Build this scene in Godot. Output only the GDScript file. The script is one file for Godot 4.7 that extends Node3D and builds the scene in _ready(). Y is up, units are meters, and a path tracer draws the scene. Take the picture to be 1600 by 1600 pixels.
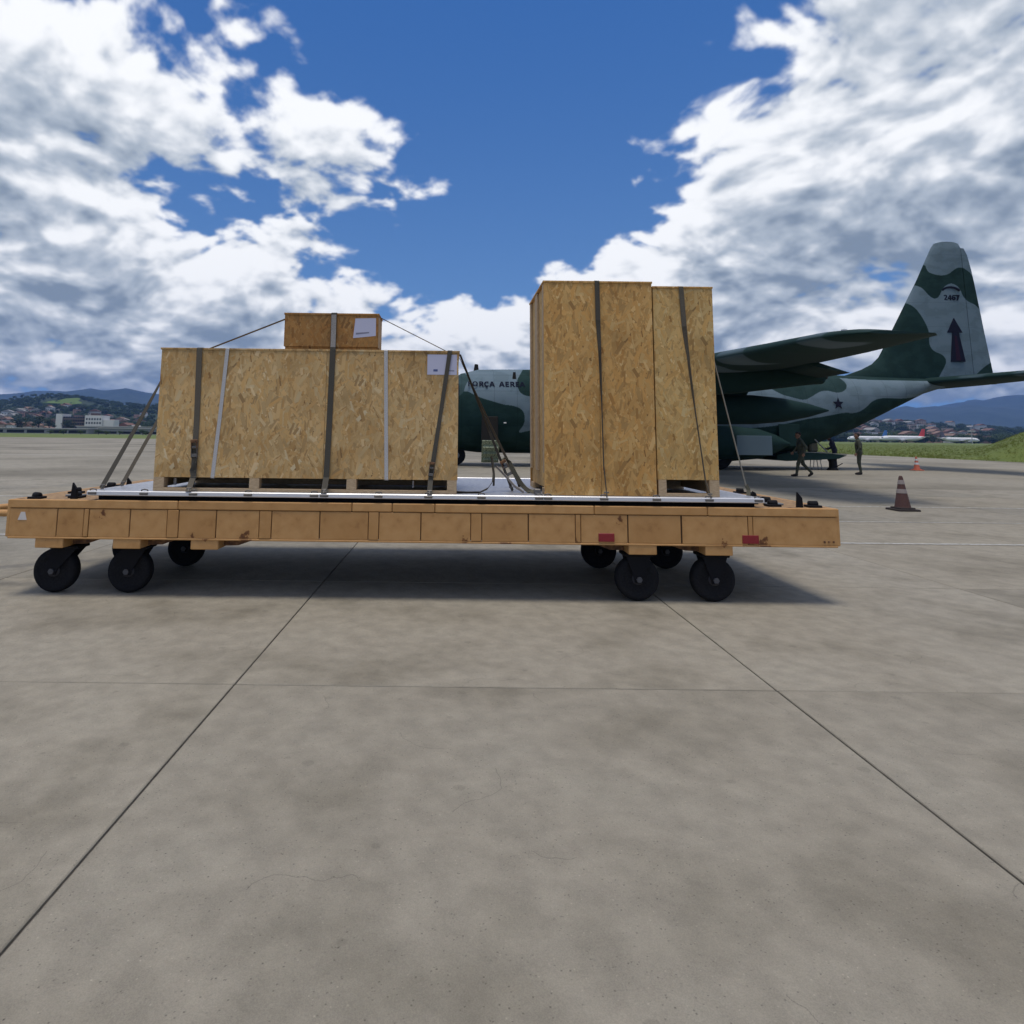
extends Node3D
# A flatbed pallet dolly loaded with OSB crates on an airport apron, a camouflaged transport plane behind.

var M := {}
var used := {}
var rng := RandomNumberGenerator.new()

# ------------------------------------------------------------------ helpers
func lin(r: float, g: float, b: float) -> Color:
	return Color(r, g, b).linear_to_srgb()

func numbered(called: String) -> String:
	var n: int = used.get(called, 0)
	used[called] = n + 1
	return called if n == 0 else "%s_%03d" % [called, n]

func thing(called: String, label: String, category: String, at := Vector3.ZERO, group := "") -> Node3D:
	var o := Node3D.new()
	o.name = numbered(called)
	add_child(o)
	o.position = at
	tag(o, label, category, group)
	return o

func tag(o: Node3D, label: String, category: String, group := "") -> void:
	if label: o.set_meta("label", label)
	if category: o.set_meta("category", category)
	if group: o.set_meta("group", group)

func setting(called: String, at := Vector3.ZERO) -> Node3D:
	var o := Node3D.new()
	o.name = numbered(called)
	add_child(o)
	o.position = at
	o.set_meta("kind", "structure")
	return o

func origin_of(n: Node) -> Vector3:
	var p := Vector3.ZERO
	while n != self and n is Node3D:
		p += (n as Node3D).position
		n = n.get_parent()
	return p

# commits a SurfaceTool whose vertices are in world coordinates as one named mesh under parent
func obj(called: String, st: SurfaceTool, m: Material, parent: Node = self) -> MeshInstance3D:
	var o := MeshInstance3D.new()
	o.mesh = st.commit()
	o.material_override = m
	o.name = numbered(called) if parent == self else called
	parent.add_child(o, true)
	o.position = -origin_of(parent)
	return o

# the same with a mesh that is already in its parent's coordinates
func inst(called: String, mesh: Mesh, m: Material, parent: Node, t := Transform3D()) -> MeshInstance3D:
	var o := MeshInstance3D.new()
	o.mesh = mesh
	o.material_override = m
	o.name = numbered(called) if parent == self else called
	parent.add_child(o, true)
	o.transform = t
	return o

func copy(o: Node3D, called: String, at: Vector3, parent: Node = self) -> Node3D:
	var c: Node3D = o.duplicate()
	c.name = numbered(called) if parent == self else called
	parent.add_child(c, true)
	c.position = at
	return c

func mb() -> SurfaceTool:
	var st := SurfaceTool.new()
	st.begin(Mesh.PRIMITIVE_TRIANGLES)
	return st

func tri(st: SurfaceTool, a: Vector3, b: Vector3, c: Vector3, n: Vector3, ua := Vector2.ZERO, ub := Vector2.ZERO, uc := Vector2.ZERO) -> void:
	if (c - a).cross(b - a).dot(n) < 0.0:
		var t := b; b = c; c = t
		var u := ub; ub = uc; uc = u
	st.set_normal(n); st.set_uv(ua); st.add_vertex(a)
	st.set_normal(n); st.set_uv(ub); st.add_vertex(b)
	st.set_normal(n); st.set_uv(uc); st.add_vertex(c)

func planar(p: Vector3, n: Vector3) -> Vector2:
	var a := n.abs()
	if a.z >= a.x and a.z >= a.y: return Vector2(p.x, -p.y)
	if a.x >= a.y: return Vector2(p.z, -p.y)
	return Vector2(p.x, p.z)

func quad(st: SurfaceTool, a: Vector3, b: Vector3, c: Vector3, d: Vector3, n: Vector3) -> void:
	tri(st, a, b, c, n, planar(a, n), planar(b, n), planar(c, n))
	tri(st, a, c, d, n, planar(a, n), planar(c, n), planar(d, n))

# chamfered box; t places it
func box(st: SurfaceTool, c: Vector3, size: Vector3, bev := 0.004, t := Transform3D()) -> void:
	var h := size * 0.5
	bev = minf(bev, minf(h.x, minf(h.y, h.z)) * 0.6)
	for ax in 3:
		var b1 := (ax + 1) % 3
		var b2 := (ax + 2) % 3
		for s in [-1.0, 1.0]:
			var n := Vector3.ZERO
			n[ax] = s
			var q := []
			for k in [[-1.0, -1.0], [1.0, -1.0], [1.0, 1.0], [-1.0, 1.0]]:
				var p := Vector3.ZERO
				p[ax] = s * h[ax]
				p[b1] = k[0] * (h[b1] - bev)
				p[b2] = k[1] * (h[b2] - bev)
				q.append(t * (c + p))
			quad(st, q[0], q[1], q[2], q[3], (t.basis * n).normalized())
		if bev <= 0.0: continue
		for s1 in [-1.0, 1.0]:
			for s2 in [-1.0, 1.0]:
				var n2 := Vector3.ZERO
				n2[b1] = s1; n2[b2] = s2
				var e := []
				for k in [[-1.0, 0], [1.0, 0], [1.0, 1], [-1.0, 1]]:
					var p2 := Vector3.ZERO
					p2[ax] = k[0] * (h[ax] - bev)
					p2[b1] = s1 * (h[b1] - (bev if k[1] == 0 else 0.0))
					p2[b2] = s2 * (h[b2] - (0.0 if k[1] == 0 else bev))
					e.append(t * (c + p2))
				quad(st, e[0], e[1], e[2], e[3], (t.basis * n2).normalized())
	if bev > 0.0:
		for sx in [-1.0, 1.0]:
			for sy in [-1.0, 1.0]:
				for sz in [-1.0, 1.0]:
					var s3 := Vector3(sx, sy, sz)
					tri(st, t * (c + s3 * (h - Vector3(0, bev, bev))), t * (c + s3 * (h - Vector3(bev, 0, bev))), t * (c + s3 * (h - Vector3(bev, bev, 0))), (t.basis * s3).normalized())

func bounds(st: SurfaceTool, lo: Vector3, hi: Vector3, bev := 0.004) -> void:
	box(st, (lo + hi) * 0.5, (hi - lo).abs(), bev)

func one_box(called: String, lo: Vector3, hi: Vector3, m: Material, parent: Node, bev := 0.004) -> MeshInstance3D:
	var st := mb()
	bounds(st, lo, hi, bev)
	return obj(called, st, m, parent)

# rings of equal length, smooth skin between them; uv from uvf(point) when given
func loft(st: SurfaceTool, rings: Array, caps := true, uvf = null, closed := true) -> void:
	var n: int = rings[0].size()
	var m := rings.size()
	var nor := []
	for i in m:
		var row := PackedVector3Array()
		row.resize(n)
		for j in n:
			var pa: Vector3 = rings[i][(j + 1) % n if closed else mini(j + 1, n - 1)]
			var pb: Vector3 = rings[i][(j - 1 + n) % n if closed else maxi(j - 1, 0)]
			var pc: Vector3 = rings[mini(i + 1, m - 1)][j]
			var pd: Vector3 = rings[maxi(i - 1, 0)][j]
			row[j] = (pa - pb).cross(pc - pd).normalized()
		nor.append(row)
	var mid: int = m / 2
	var cen := Vector3.ZERO
	for p in rings[mid]: cen += p
	cen /= n
	var vote := 0.0
	for j in n: vote += nor[mid][j].dot((rings[mid][j] - cen).normalized())
	var sg := 1.0 if vote >= 0.0 else -1.0
	for i in m - 1:
		for j in (n if closed else n - 1):
			var k := (j + 1) % n
			var q := [rings[i][j], rings[i][k], rings[i + 1][k], rings[i + 1][j]]
			var w := [nor[i][j] * sg, nor[i][k] * sg, nor[i + 1][k] * sg, nor[i + 1][j] * sg]
			for f in [[0, 1, 2], [0, 2, 3]]:
				var a: Vector3 = q[f[0]]
				var b: Vector3 = q[f[1]]
				var c: Vector3 = q[f[2]]
				var avg: Vector3 = w[f[0]] + w[f[1]] + w[f[2]]
				var g := (c - a).cross(b - a)
				if g.length_squared() < 1e-16: continue
				var ord: Array = f if g.dot(avg) >= 0.0 else [f[0], f[2], f[1]]
				for v in ord:
					st.set_normal(w[v] if w[v].length() > 0.5 else avg.normalized())
					st.set_uv(uvf.call(q[v]) if uvf != null else planar(q[v], avg))
					st.add_vertex(q[v])
	if caps and closed:
		for e in [[0, 1], [m - 1, m - 2]]:
			var cc := Vector3.ZERO
			var co := Vector3.ZERO
			for p in rings[e[0]]: cc += p
			for p in rings[e[1]]: co += p
			cc /= n; co /= n
			var dn := (cc - co).normalized()
			for j in n:
				var a2: Vector3 = rings[e[0]][j]
				var b2: Vector3 = rings[e[0]][(j + 1) % n]
				if (a2 - cc).cross(b2 - cc).length_squared() < 1e-14: continue
				if uvf != null: tri(st, cc, a2, b2, dn, uvf.call(cc), uvf.call(a2), uvf.call(b2))
				else: tri(st, cc, a2, b2, dn)

func ring(c: Vector3, ax: Vector3, ay: Vector3, n := 16) -> PackedVector3Array:
	var r := PackedVector3Array()
	for i in n:
		var a := TAU * i / n
		r.append(c + ax * cos(a) + ay * sin(a))
	return r

func tube(st: SurfaceTool, pts: Array, rad, n := 8) -> void:
	var rings := []
	var up := Vector3.UP
	for i in pts.size():
		var d: Vector3 = (pts[mini(i + 1, pts.size() - 1)] - pts[maxi(i - 1, 0)]).normalized()
		if absf(d.dot(up)) > 0.95: up = Vector3.RIGHT if absf(d.x) < 0.9 else Vector3.BACK
		var x := d.cross(up).normalized()
		var y := x.cross(d).normalized()
		up = y
		var r: float = rad[i] if rad is Array else rad
		rings.append(ring(pts[i], x * r, y * r, n))
	loft(st, rings)

# flat webbing: rectangular section swept along pts; wide is the direction of its width
func webbing(st: SurfaceTool, pts: Array, wide, width, thick := 0.003) -> void:
	var rings := []
	for i in pts.size():
		var d: Vector3 = (pts[mini(i + 1, pts.size() - 1)] - pts[maxi(i - 1, 0)]).normalized()
		var w: Vector3 = (wide[i] if wide is Array else wide)
		w = (w - d * w.dot(d)).normalized()
		var t := d.cross(w).normalized() * thick * 0.5
		w *= (width[i] if width is Array else width) * 0.5
		rings.append(PackedVector3Array([pts[i] - w - t, pts[i] + w - t, pts[i] + w + t, pts[i] - w + t]))
	for i in rings.size() - 1:
		for j in 4:
			var k := (j + 1) % 4
			var a: Vector3 = rings[i][j]
			var b: Vector3 = rings[i][k]
			var c: Vector3 = rings[i + 1][k]
			var e: Vector3 = rings[i + 1][j]
			var cen: Vector3 = (pts[i] + pts[i + 1]) * 0.5
			var n: Vector3 = (b - a).cross(e - a).normalized()
			if n.dot((a + b + c + e) * 0.25 - cen) < 0.0: n = -n
			quad(st, a, b, c, e, n)
	for e2 in [0, rings.size() - 1]:
		var q: PackedVector3Array = rings[e2]
		var n3: Vector3 = (pts[e2] - pts[1 if e2 == 0 else e2 - 1]).normalized()
		quad(st, q[0], q[1], q[2], q[3], n3)

# turned shape: profile of (radius, along axis)
func lathe(st: SurfaceTool, prof: Array, t: Transform3D, n := 24) -> void:
	var rings := []
	for p in prof:
		rings.append(ring(t * Vector3(0, 0, p.y), t.basis.x * p.x, t.basis.y * p.x, n))
	loft(st, rings, true)

# flat polygon of (x, y) pushed out along z
func prism(st: SurfaceTool, poly: PackedVector2Array, z0: float, z1: float, t := Transform3D()) -> void:
	var idx := Geometry2D.triangulate_polygon(poly)
	for i in range(0, idx.size(), 3):
		for z in [z0, z1]:
			var n := t.basis * Vector3(0, 0, signf(z - (z0 + z1) * 0.5))
			tri(st, t * Vector3(poly[idx[i]].x, poly[idx[i]].y, z), t * Vector3(poly[idx[i + 1]].x, poly[idx[i + 1]].y, z), t * Vector3(poly[idx[i + 2]].x, poly[idx[i + 2]].y, z), n,
				poly[idx[i]] * Vector2(1, -1), poly[idx[i + 1]] * Vector2(1, -1), poly[idx[i + 2]] * Vector2(1, -1))
	var cw := 1.0 if Geometry2D.is_polygon_clockwise(poly) else -1.0
	for i in poly.size():
		var a := poly[i]
		var b := poly[(i + 1) % poly.size()]
		var e := (b - a).normalized()
		var n2 := t.basis * Vector3(-e.y, e.x, 0) * cw
		quad(st, t * Vector3(a.x, a.y, z0), t * Vector3(b.x, b.y, z0), t * Vector3(b.x, b.y, z1), t * Vector3(a.x, a.y, z1), n2.normalized())

# ------------------------------------------------------------------ materials
func noise(seed_: int, freq: float, oct := 5, type := FastNoiseLite.TYPE_SIMPLEX_SMOOTH) -> FastNoiseLite:
	var f := FastNoiseLite.new()
	f.seed = seed_
	f.noise_type = type
	f.frequency = freq
	f.fractal_octaves = oct
	f.fractal_type = FastNoiseLite.FRACTAL_FBM if oct > 1 else FastNoiseLite.FRACTAL_NONE
	return f

func ntex(seed_: int, freq: float, stops: Array, size := 512, oct := 5) -> NoiseTexture2D:
	var t := NoiseTexture2D.new()
	t.width = size; t.height = size
	t.seamless = true
	t.noise = noise(seed_, freq, oct)
	var g := Gradient.new()
	g.offsets = PackedFloat32Array(stops.map(func(s): return s[0]))
	g.colors = PackedColorArray(stops.map(func(s): return s[1]))
	t.color_ramp = g
	return t

func bumps(seed_: int, freq: float, size := 512, oct := 4) -> NoiseTexture2D:
	var t := NoiseTexture2D.new()
	t.width = size; t.height = size
	t.seamless = true
	t.noise = noise(seed_, freq, oct)
	return t

func plain(c: Color, rough := 0.8, metal := 0.0) -> StandardMaterial3D:
	var m := StandardMaterial3D.new()
	m.albedo_color = c
	m.roughness = rough
	m.metallic = metal
	return m

# noise-mottled material in world space: fine pattern, and a coarse one multiplied over it
func mottled(fine: Texture2D, fine_m: float, coarse: Texture2D, coarse_m: float, rough := 0.85, tint := Color.WHITE) -> StandardMaterial3D:
	var m := plain(tint, rough)
	m.albedo_texture = fine
	m.uv1_triplanar = true
	m.uv1_world_triplanar = true
	m.uv1_scale = Vector3.ONE / fine_m
	if coarse:
		m.detail_enabled = true
		m.detail_albedo = coarse
		m.detail_blend_mode = BaseMaterial3D.BLEND_MODE_MUL
		m.detail_uv_layer = BaseMaterial3D.DETAIL_UV_2
		m.uv2_triplanar = true
		m.uv2_world_triplanar = true
		m.uv2_scale = Vector3.ONE / coarse_m
	return m

# oriented strand board: random elongated flakes, one tone each
func osb_images(n: int, seed_: int) -> Array:
	var r := RandomNumberGenerator.new()
	r.seed = seed_
	var tone := PackedFloat32Array()
	tone.resize(n * n)
	tone.fill(0.45)
	var hue := PackedFloat32Array()
	hue.resize(n * n)
	hue.fill(0.5)
	for i in 3000:
		var big := r.randf() < 0.5
		var hl := r.randf_range(20.0, 44.0) if big else r.randf_range(8.0, 22.0)
		var hw := r.randf_range(4.0, 11.0) if big else r.randf_range(1.5, 5.0)
		var an := r.randfn(0.0, 0.5)
		var ca := cos(an)
		var sa := sin(an)
		var cx := r.randf() * n
		var cy := r.randf() * n
		var tn := clampf(r.randfn(0.51, 0.112), 0.18, 0.88)
		if r.randf() < 0.007: tn = r.randf_range(0.05, 0.2)
		if r.randf() < 0.03: tn = r.randf_range(0.85, 1.0)
		var hu := r.randf()
		var skew := r.randf_range(-0.5, 0.5)
		var ex := int(absf(hl * ca) + absf(hw * sa)) + 2
		var ey := int(absf(hl * sa) + absf(hw * ca)) + 2
		var x0 := int(cx)
		var y0 := int(cy)
		for dy in range(-ey, ey + 1):
			var py := (y0 + dy + n) % n
			for dx in range(-ex, ex + 1):
				var u := dx * ca + dy * sa
				var v := dy * ca - dx * sa
				if absf(v) > hw or absf(u + v * skew) > hl: continue
				var k := py * n + (x0 + dx + n) % n
				tone[k] = tn + (0.05 if (int(v * 1.3 + 100.0) % 3) == 0 else 0.0) - (0.10 if v > hw - 1.1 else 0.0)
				hue[k] = hu
	var im := Image.create(n, n, false, Image.FORMAT_RGB8)
	var hm := Image.create(n, n, false, Image.FORMAT_L8)
	var dark := Color(0.47, 0.35, 0.20)
	var midc := Color(0.81, 0.675, 0.455)
	var light := Color(0.89, 0.80, 0.63)
	for y in n:
		for x in n:
			var t := tone[y * n + x]
			var c := dark.lerp(midc, t * 2.0) if t < 0.5 else midc.lerp(light, (t - 0.5) * 2.0)
			var h := (hue[y * n + x] - 0.5) * 0.05
			c.r += h; c.b -= h
			im.set_pixel(x, y, c)
			hm.set_pixel(x, y, Color(t, t, t))
	return [ImageTexture.create_from_image(im), ImageTexture.create_from_image(hm)]

func osb(tex: Array, along_x: bool, offset: Vector2, tint := Color.WHITE) -> StandardMaterial3D:
	var m := plain(tint, 0.78)
	m.albedo_texture = tex[0] if along_x else tex[2]
	m.heightmap_enabled = true
	m.heightmap_texture = tex[1] if along_x else tex[3]
	m.heightmap_scale = 0.18
	m.uv1_scale = Vector3(0.9, 0.9, 1)
	m.uv1_offset = Vector3(offset.x, offset.y, 0)
	m.detail_enabled = true
	m.detail_albedo = M.weather
	m.detail_blend_mode = BaseMaterial3D.BLEND_MODE_MUL
	m.detail_uv_layer = BaseMaterial3D.DETAIL_UV_2
	m.uv2_triplanar = true
	m.uv2_world_triplanar = true
	m.uv2_scale = Vector3.ONE * 0.37
	return m

func turned(t: ImageTexture) -> ImageTexture:
	var im := t.get_image()
	im.rotate_90(CLOCKWISE)
	return ImageTexture.create_from_image(im)

# weathered concrete: cement tone, sharp sand grit, pits, hairline cracks and small spills
func concrete_texture(n: int) -> ImageTexture:
	var r := RandomNumberGenerator.new()
	r.seed = 303
	var big := noise(51, 0.012, 6).get_seamless_image(n, n)
	var v := PackedFloat32Array()
	v.resize(n * n)
	for y in n:
		for x in n:
			v[y * n + x] = 0.285 + (big.get_pixel(x, y).r - 0.5) * 0.085 + (r.randf() - 0.5) * 0.075
	for k in 5200:
		var px := r.randi() % n
		var py := r.randi() % n
		var d := r.randf_range(0.45, 0.8) if r.randf() < 0.7 else r.randf_range(1.15, 1.4)
		for q in [[0, 0], [1, 0], [0, 1], [1, 1]].slice(0, 1 + r.randi() % 4):
			v[((py + q[1]) % n) * n + (px + q[0]) % n] *= d
	for k in 7:
		var p := Vector2(r.randf() * n, r.randf() * n)
		var a := r.randf() * TAU
		for t in r.randi_range(60, 190):
			a += r.randfn() * 0.12
			p += Vector2(cos(a), sin(a))
			v[posmod(int(p.y), n) * n + posmod(int(p.x), n)] *= 0.62
	for k in 16:
		var c := Vector2(r.randf() * n, r.randf() * n)
		var rad := r.randf_range(3.0, 13.0)
		for y in range(-int(rad), int(rad) + 1):
			for x in range(-int(rad), int(rad) + 1):
				var l := Vector2(x, y * 1.2).length() + r.randf() * 2.0
				if l < rad: v[posmod(int(c.y) + y, n) * n + posmod(int(c.x) + x, n)] *= 0.86
	var im := Image.create(n, n, false, Image.FORMAT_RGB8)
	for y in n:
		for x in n:
			var g := v[y * n + x]
			im.set_pixel(x, y, Color(g * 1.06, g * 0.975, g * 0.79).linear_to_srgb())
	return ImageTexture.create_from_image(im)

func matt(m: StandardMaterial3D) -> StandardMaterial3D:
	m.metallic_specular = 0.25
	return m

func materials() -> void:
	M.weather = ntex(5, 0.006, [[0.0, Color(0.84, 0.82, 0.78)], [0.5, Color(0.97, 0.96, 0.95)], [1.0, Color(1, 1, 1)]], 512, 4)
	var t := osb_images(640, 11)
	var tex := [t[0], t[1], turned(t[0]), turned(t[1])]
	M.osb_h = osb(tex, true, Vector2(0.1, 0.3), Color(0.97, 0.955, 0.935))
	M.osb_h2 = osb(tex, true, Vector2(0.57, 0.71), Color(0.955, 0.94, 0.92))
	M.osb_v = osb(tex, false, Vector2(0.33, 0.12), Color(0.97, 0.90, 0.77))
	M.osb_v2 = osb(tex, false, Vector2(0.8, 0.55), Color(0.96, 0.89, 0.76))
	M.osb_v3 = osb(tex, false, Vector2(0.21, 0.83), Color(0.97, 0.945, 0.86))
	M.osb_s = osb(tex, true, Vector2(0.7, 0.2), Color(0.78, 0.675, 0.53))
	var wood := ntex(21, 0.03, [[0.0, lin(0.30, 0.20, 0.11)], [0.5, lin(0.44, 0.32, 0.19)], [1.0, lin(0.54, 0.41, 0.26)]], 512, 4)
	M.lumber = mottled(wood, 0.6, null, 1.0, 0.8)
	M.lumber.uv1_scale = Vector3(1.2, 9.0, 9.0)
	M.lumber_v = mottled(wood, 0.6, null, 1.0, 0.8)
	M.lumber_v.uv1_scale = Vector3(9.0, 1.2, 9.0)
	# faded ochre paint, stained and chipped
	var ochre := ntex(31, 0.012, [[0.0, lin(0.36, 0.175, 0.055)], [0.2, lin(0.46, 0.24, 0.080)], [0.5, lin(0.495, 0.265, 0.092)], [1.0, lin(0.53, 0.295, 0.112)]], 512, 6)
	var grime := ntex(32, 0.008, [[0.0, Color(0.42, 0.33, 0.25)], [0.125, Color(0.6, 0.5, 0.4)], [0.15, Color(0.95, 0.94, 0.92)], [0.40, Color(1, 1, 1)], [1.0, Color(1, 1, 1)]], 512, 6)
	grime.noise.fractal_gain = 0.62
	M.ochre = mottled(ochre, 0.9, grime, 2.3, 0.62)
	M.ochre_b = mottled(ochre, 1.3, grime, 1.7, 0.66, Color(0.96, 0.95, 0.93))
	M.rust = mottled(ntex(33, 0.03, [[0.0, lin(0.06, 0.03, 0.018)], [0.5, lin(0.15, 0.075, 0.035)], [1.0, lin(0.28, 0.15, 0.07)]], 256), 0.5, null, 1.0, 0.9)
	M.deck = mottled(ntex(34, 0.02, [[0.0, lin(0.10, 0.06, 0.03)], [0.45, lin(0.30, 0.18, 0.08)], [1.0, lin(0.42, 0.27, 0.12)]], 512), 0.8, grime, 1.4, 0.75)
	M.seam = plain(lin(0.05, 0.026, 0.011), 0.9)
	M.black_steel = matt(plain(lin(0.010, 0.010, 0.012), 0.7))
	M.rubber = matt(mottled(ntex(35, 0.05, [[0.0, lin(0.010, 0.010, 0.012)], [1.0, lin(0.022, 0.022, 0.023)]], 256), 0.3, null, 1.0, 0.88))
	M.hub = plain(lin(0.022, 0.022, 0.028), 0.6, 0.2)
	M.axle = plain(lin(0.07, 0.07, 0.075), 0.6, 0.2)
	M.red_reflector = plain(lin(0.23, 0.012, 0.018), 0.3)
	M.white_sticker = plain(lin(0.62, 0.57, 0.52), 0.6)
	# alloy pallet sheet
	var al := mottled(ntex(36, 0.03, [[0.0, lin(0.30, 0.31, 0.34)], [0.5, lin(0.45, 0.46, 0.49)], [1.0, lin(0.58, 0.59, 0.61)]], 512), 0.7, null, 1.0, 0.42)
	al.metallic = 0.55
	M.alloy = al
	M.alloy_edge = plain(lin(0.68, 0.68, 0.70), 0.38, 0.45)
	M.fitting = plain(lin(0.16, 0.15, 0.14), 0.5, 0.6)
	var web := ntex(37, 0.12, [[0.0, lin(0.065, 0.055, 0.040)], [1.0, lin(0.16, 0.138, 0.105)]], 256, 3)
	M.strap = mottled(web, 0.25, null, 1.0, 0.92)
	M.strap_dark = mottled(ntex(38, 0.12, [[0.0, lin(0.040, 0.036, 0.028)], [1.0, lin(0.105, 0.094, 0.074)]], 256, 3), 0.25, null, 1.0, 0.92)
	M.strap_olive = mottled(ntex(39, 0.12, [[0.0, lin(0.07, 0.066, 0.045)], [1.0, lin(0.17, 0.155, 0.11)]], 256, 3), 0.25, null, 1.0, 0.92)
	M.strap_pale = mottled(ntex(40, 0.08, [[0.0, lin(0.22, 0.20, 0.18)], [1.0, lin(0.40, 0.37, 0.34)]], 256, 3), 0.25, null, 1.0, 0.9)
	M.band = mottled(ntex(41, 0.08, [[0.0, lin(0.34, 0.33, 0.32)], [1.0, lin(0.60, 0.59, 0.58)]], 256, 3), 0.2, null, 1.0, 0.5)
	M.rope = plain(lin(0.20, 0.19, 0.16), 0.9)
	M.paper = plain(lin(0.50, 0.50, 0.62), 0.7)
	M.ink_blue = plain(lin(0.07, 0.10, 0.24), 0.7)
	M.ink_grey = plain(lin(0.20, 0.20, 0.26), 0.7)
	# pavement
	var speck := concrete_texture(1024)
	var stain := ntex(52, 0.006, [[0.0, Color(0.80, 0.79, 0.77)], [0.32, Color(0.925, 0.92, 0.91)], [0.5, Color(0.975, 0.97, 0.965)], [1.0, Color(1, 1, 1)]], 1024, 7)
	M.slabs = []
	for k in 4:
		var sm := mottled(speck, 2.3 + 0.17 * k, stain, 7.0 + 1.1 * k, 0.9, [Color(0.99, 0.985, 0.975), Color(0.955, 0.95, 0.94), Color(0.925, 0.925, 0.92), Color(0.975, 0.965, 0.945)][k])
		sm.uv1_offset = Vector3(0.31 * k, 0, 0.17 * k)
		sm.heightmap_enabled = true
		sm.heightmap_texture = M.get("pave_bump", bumps(53, 0.08, 512, 4))
		M.pave_bump = sm.heightmap_texture
		sm.heightmap_scale = 0.35
		M.slabs.append(sm)
	M.apron_far = mottled(speck, 6.0, ntex(54, 0.004, [[0.0, Color(0.72, 0.71, 0.68)], [0.4, Color(0.9, 0.895, 0.88)], [0.6, Color(0.98, 0.975, 0.965)], [1.0, Color(1, 1, 1)]], 1024, 5), 46.0, 0.9, Color(0.97, 0.965, 0.955))
	M.joint = mottled(ntex(55, 0.05, [[0.0, lin(0.10, 0.092, 0.075)], [1.0, lin(0.22, 0.20, 0.17)]], 256), 0.8, null, 1.0, 0.95)
	var linet := ntex(56, 0.02, [[0.0, lin(0.26, 0.245, 0.205)], [0.4, lin(0.32, 0.305, 0.265)], [0.6, lin(0.42, 0.405, 0.37)], [1.0, lin(0.52, 0.505, 0.475)]], 512, 7)
	M.line_paint = mottled(linet, 1.1, null, 1.0, 0.85)
	# greenery
	M.grass_ground = mottled(ntex(61, 0.05, [[0.0, lin(0.075, 0.105, 0.012)], [0.5, lin(0.120, 0.155, 0.021)], [1.0, lin(0.17, 0.20, 0.036)]], 512, 5), 3.0, ntex(62, 0.01, [[0.0, Color(0.72, 0.78, 0.66)], [0.6, Color(1, 1, 1)], [1.0, Color(1, 0.98, 0.9)]], 512, 4), 40.0, 0.95)
	M.blade = plain(lin(0.125, 0.17, 0.022), 0.9)
	M.blade_dry = plain(lin(0.150, 0.165, 0.036), 0.9)
	M.hill = mottled(ntex(63, 0.03, [[0.0, lin(0.018, 0.030, 0.014)], [0.5, lin(0.038, 0.060, 0.024)], [1.0, lin(0.075, 0.105, 0.040)]], 512, 6), 160.0, ntex(64, 0.01, [[0.0, Color(0.7, 0.75, 0.7)], [1.0, Color(1, 1, 1)]], 512, 4), 900.0, 1.0)
	M.meadow = mottled(ntex(65, 0.05, [[0.0, lin(0.07, 0.12, 0.025)], [1.0, lin(0.13, 0.19, 0.04)]], 256), 20.0, null, 1.0, 1.0)
	M.mountain = mottled(ntex(66, 0.02, [[0.0, lin(0.016, 0.030, 0.022)], [1.0, lin(0.040, 0.064, 0.042)]], 512, 6), 900.0, null, 1.0, 1.0)
	M.leaf = plain(lin(0.038, 0.066, 0.022), 0.85)
	M.leaf_dark = plain(lin(0.020, 0.036, 0.016), 0.85)
	M.leaf_light = plain(lin(0.07, 0.105, 0.03), 0.85)
	for k in ["leaf", "leaf_dark", "leaf_light"]:
		M[k].backlight_enabled = true
		M[k].backlight = Color(0.12, 0.16, 0.05)
	M.bark = plain(lin(0.07, 0.05, 0.035), 0.95)
	# plane
	M.grey_paint = lin(0.128, 0.178, 0.212)
	M.green_paint = lin(0.012, 0.032, 0.030)
	M.green_skin = matt(mottled(ntex(71, 0.02, [[0.0, lin(0.010, 0.028, 0.026)], [1.0, lin(0.014, 0.036, 0.034)]], 256), 3.0, null, 1.0, 0.8))
	M.wing_top = matt(mottled(ntex(72, 0.006, [[0.0, lin(0.010, 0.028, 0.026)], [0.68, lin(0.014, 0.036, 0.034)], [0.71, lin(0.10, 0.14, 0.17)], [1.0, lin(0.128, 0.178, 0.212)]], 512, 2), 14.0, null, 1.0, 0.75))
	M.emblem = matt(plain(lin(0.010, 0.012, 0.026), 0.9))
	M.emblem_red = matt(plain(lin(0.026, 0.012, 0.026), 0.9))
	M.metal_grey = plain(lin(0.20, 0.21, 0.215), 0.5, 0.3)
	M.gear_door = matt(plain(lin(0.11, 0.155, 0.185), 0.8))
	M.hole = plain(lin(0.012, 0.010, 0.008), 0.9)
	M.glass = plain(lin(0.02, 0.025, 0.03), 0.08)
	M.step_green = mottled(ntex(73, 0.06, [[0.0, lin(0.02, 0.03, 0.02)], [0.4, lin(0.05, 0.07, 0.04)], [0.47, lin(0.30, 0.34, 0.22)], [1.0, lin(0.40, 0.43, 0.30)]], 256, 3), 0.9, null, 1.0, 0.7)
	M.pale_deck = plain(lin(0.26, 0.25, 0.20), 0.8)
	M.white = plain(lin(0.72, 0.72, 0.72), 0.5)
	M.cone_shaded = mottled(ntex(74, 0.05, [[0.0, lin(0.055, 0.022, 0.017)], [1.0, lin(0.095, 0.040, 0.030)]], 256), 0.4, null, 1.0, 0.7)  # orange cone with its shade put into the colour
	M.cone_orange = plain(lin(0.62, 0.16, 0.09), 0.6)
	M.cone_band = plain(lin(0.26, 0.22, 0.195), 0.6)
	M.cone_base = plain(lin(0.030, 0.022, 0.020), 0.85)

# ------------------------------------------------------------------ sky
var cl_a: FastNoiseLite
var cl_b: FastNoiseLite
var cl_c: FastNoiseLite
var cl_w: FastNoiseLite
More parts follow.
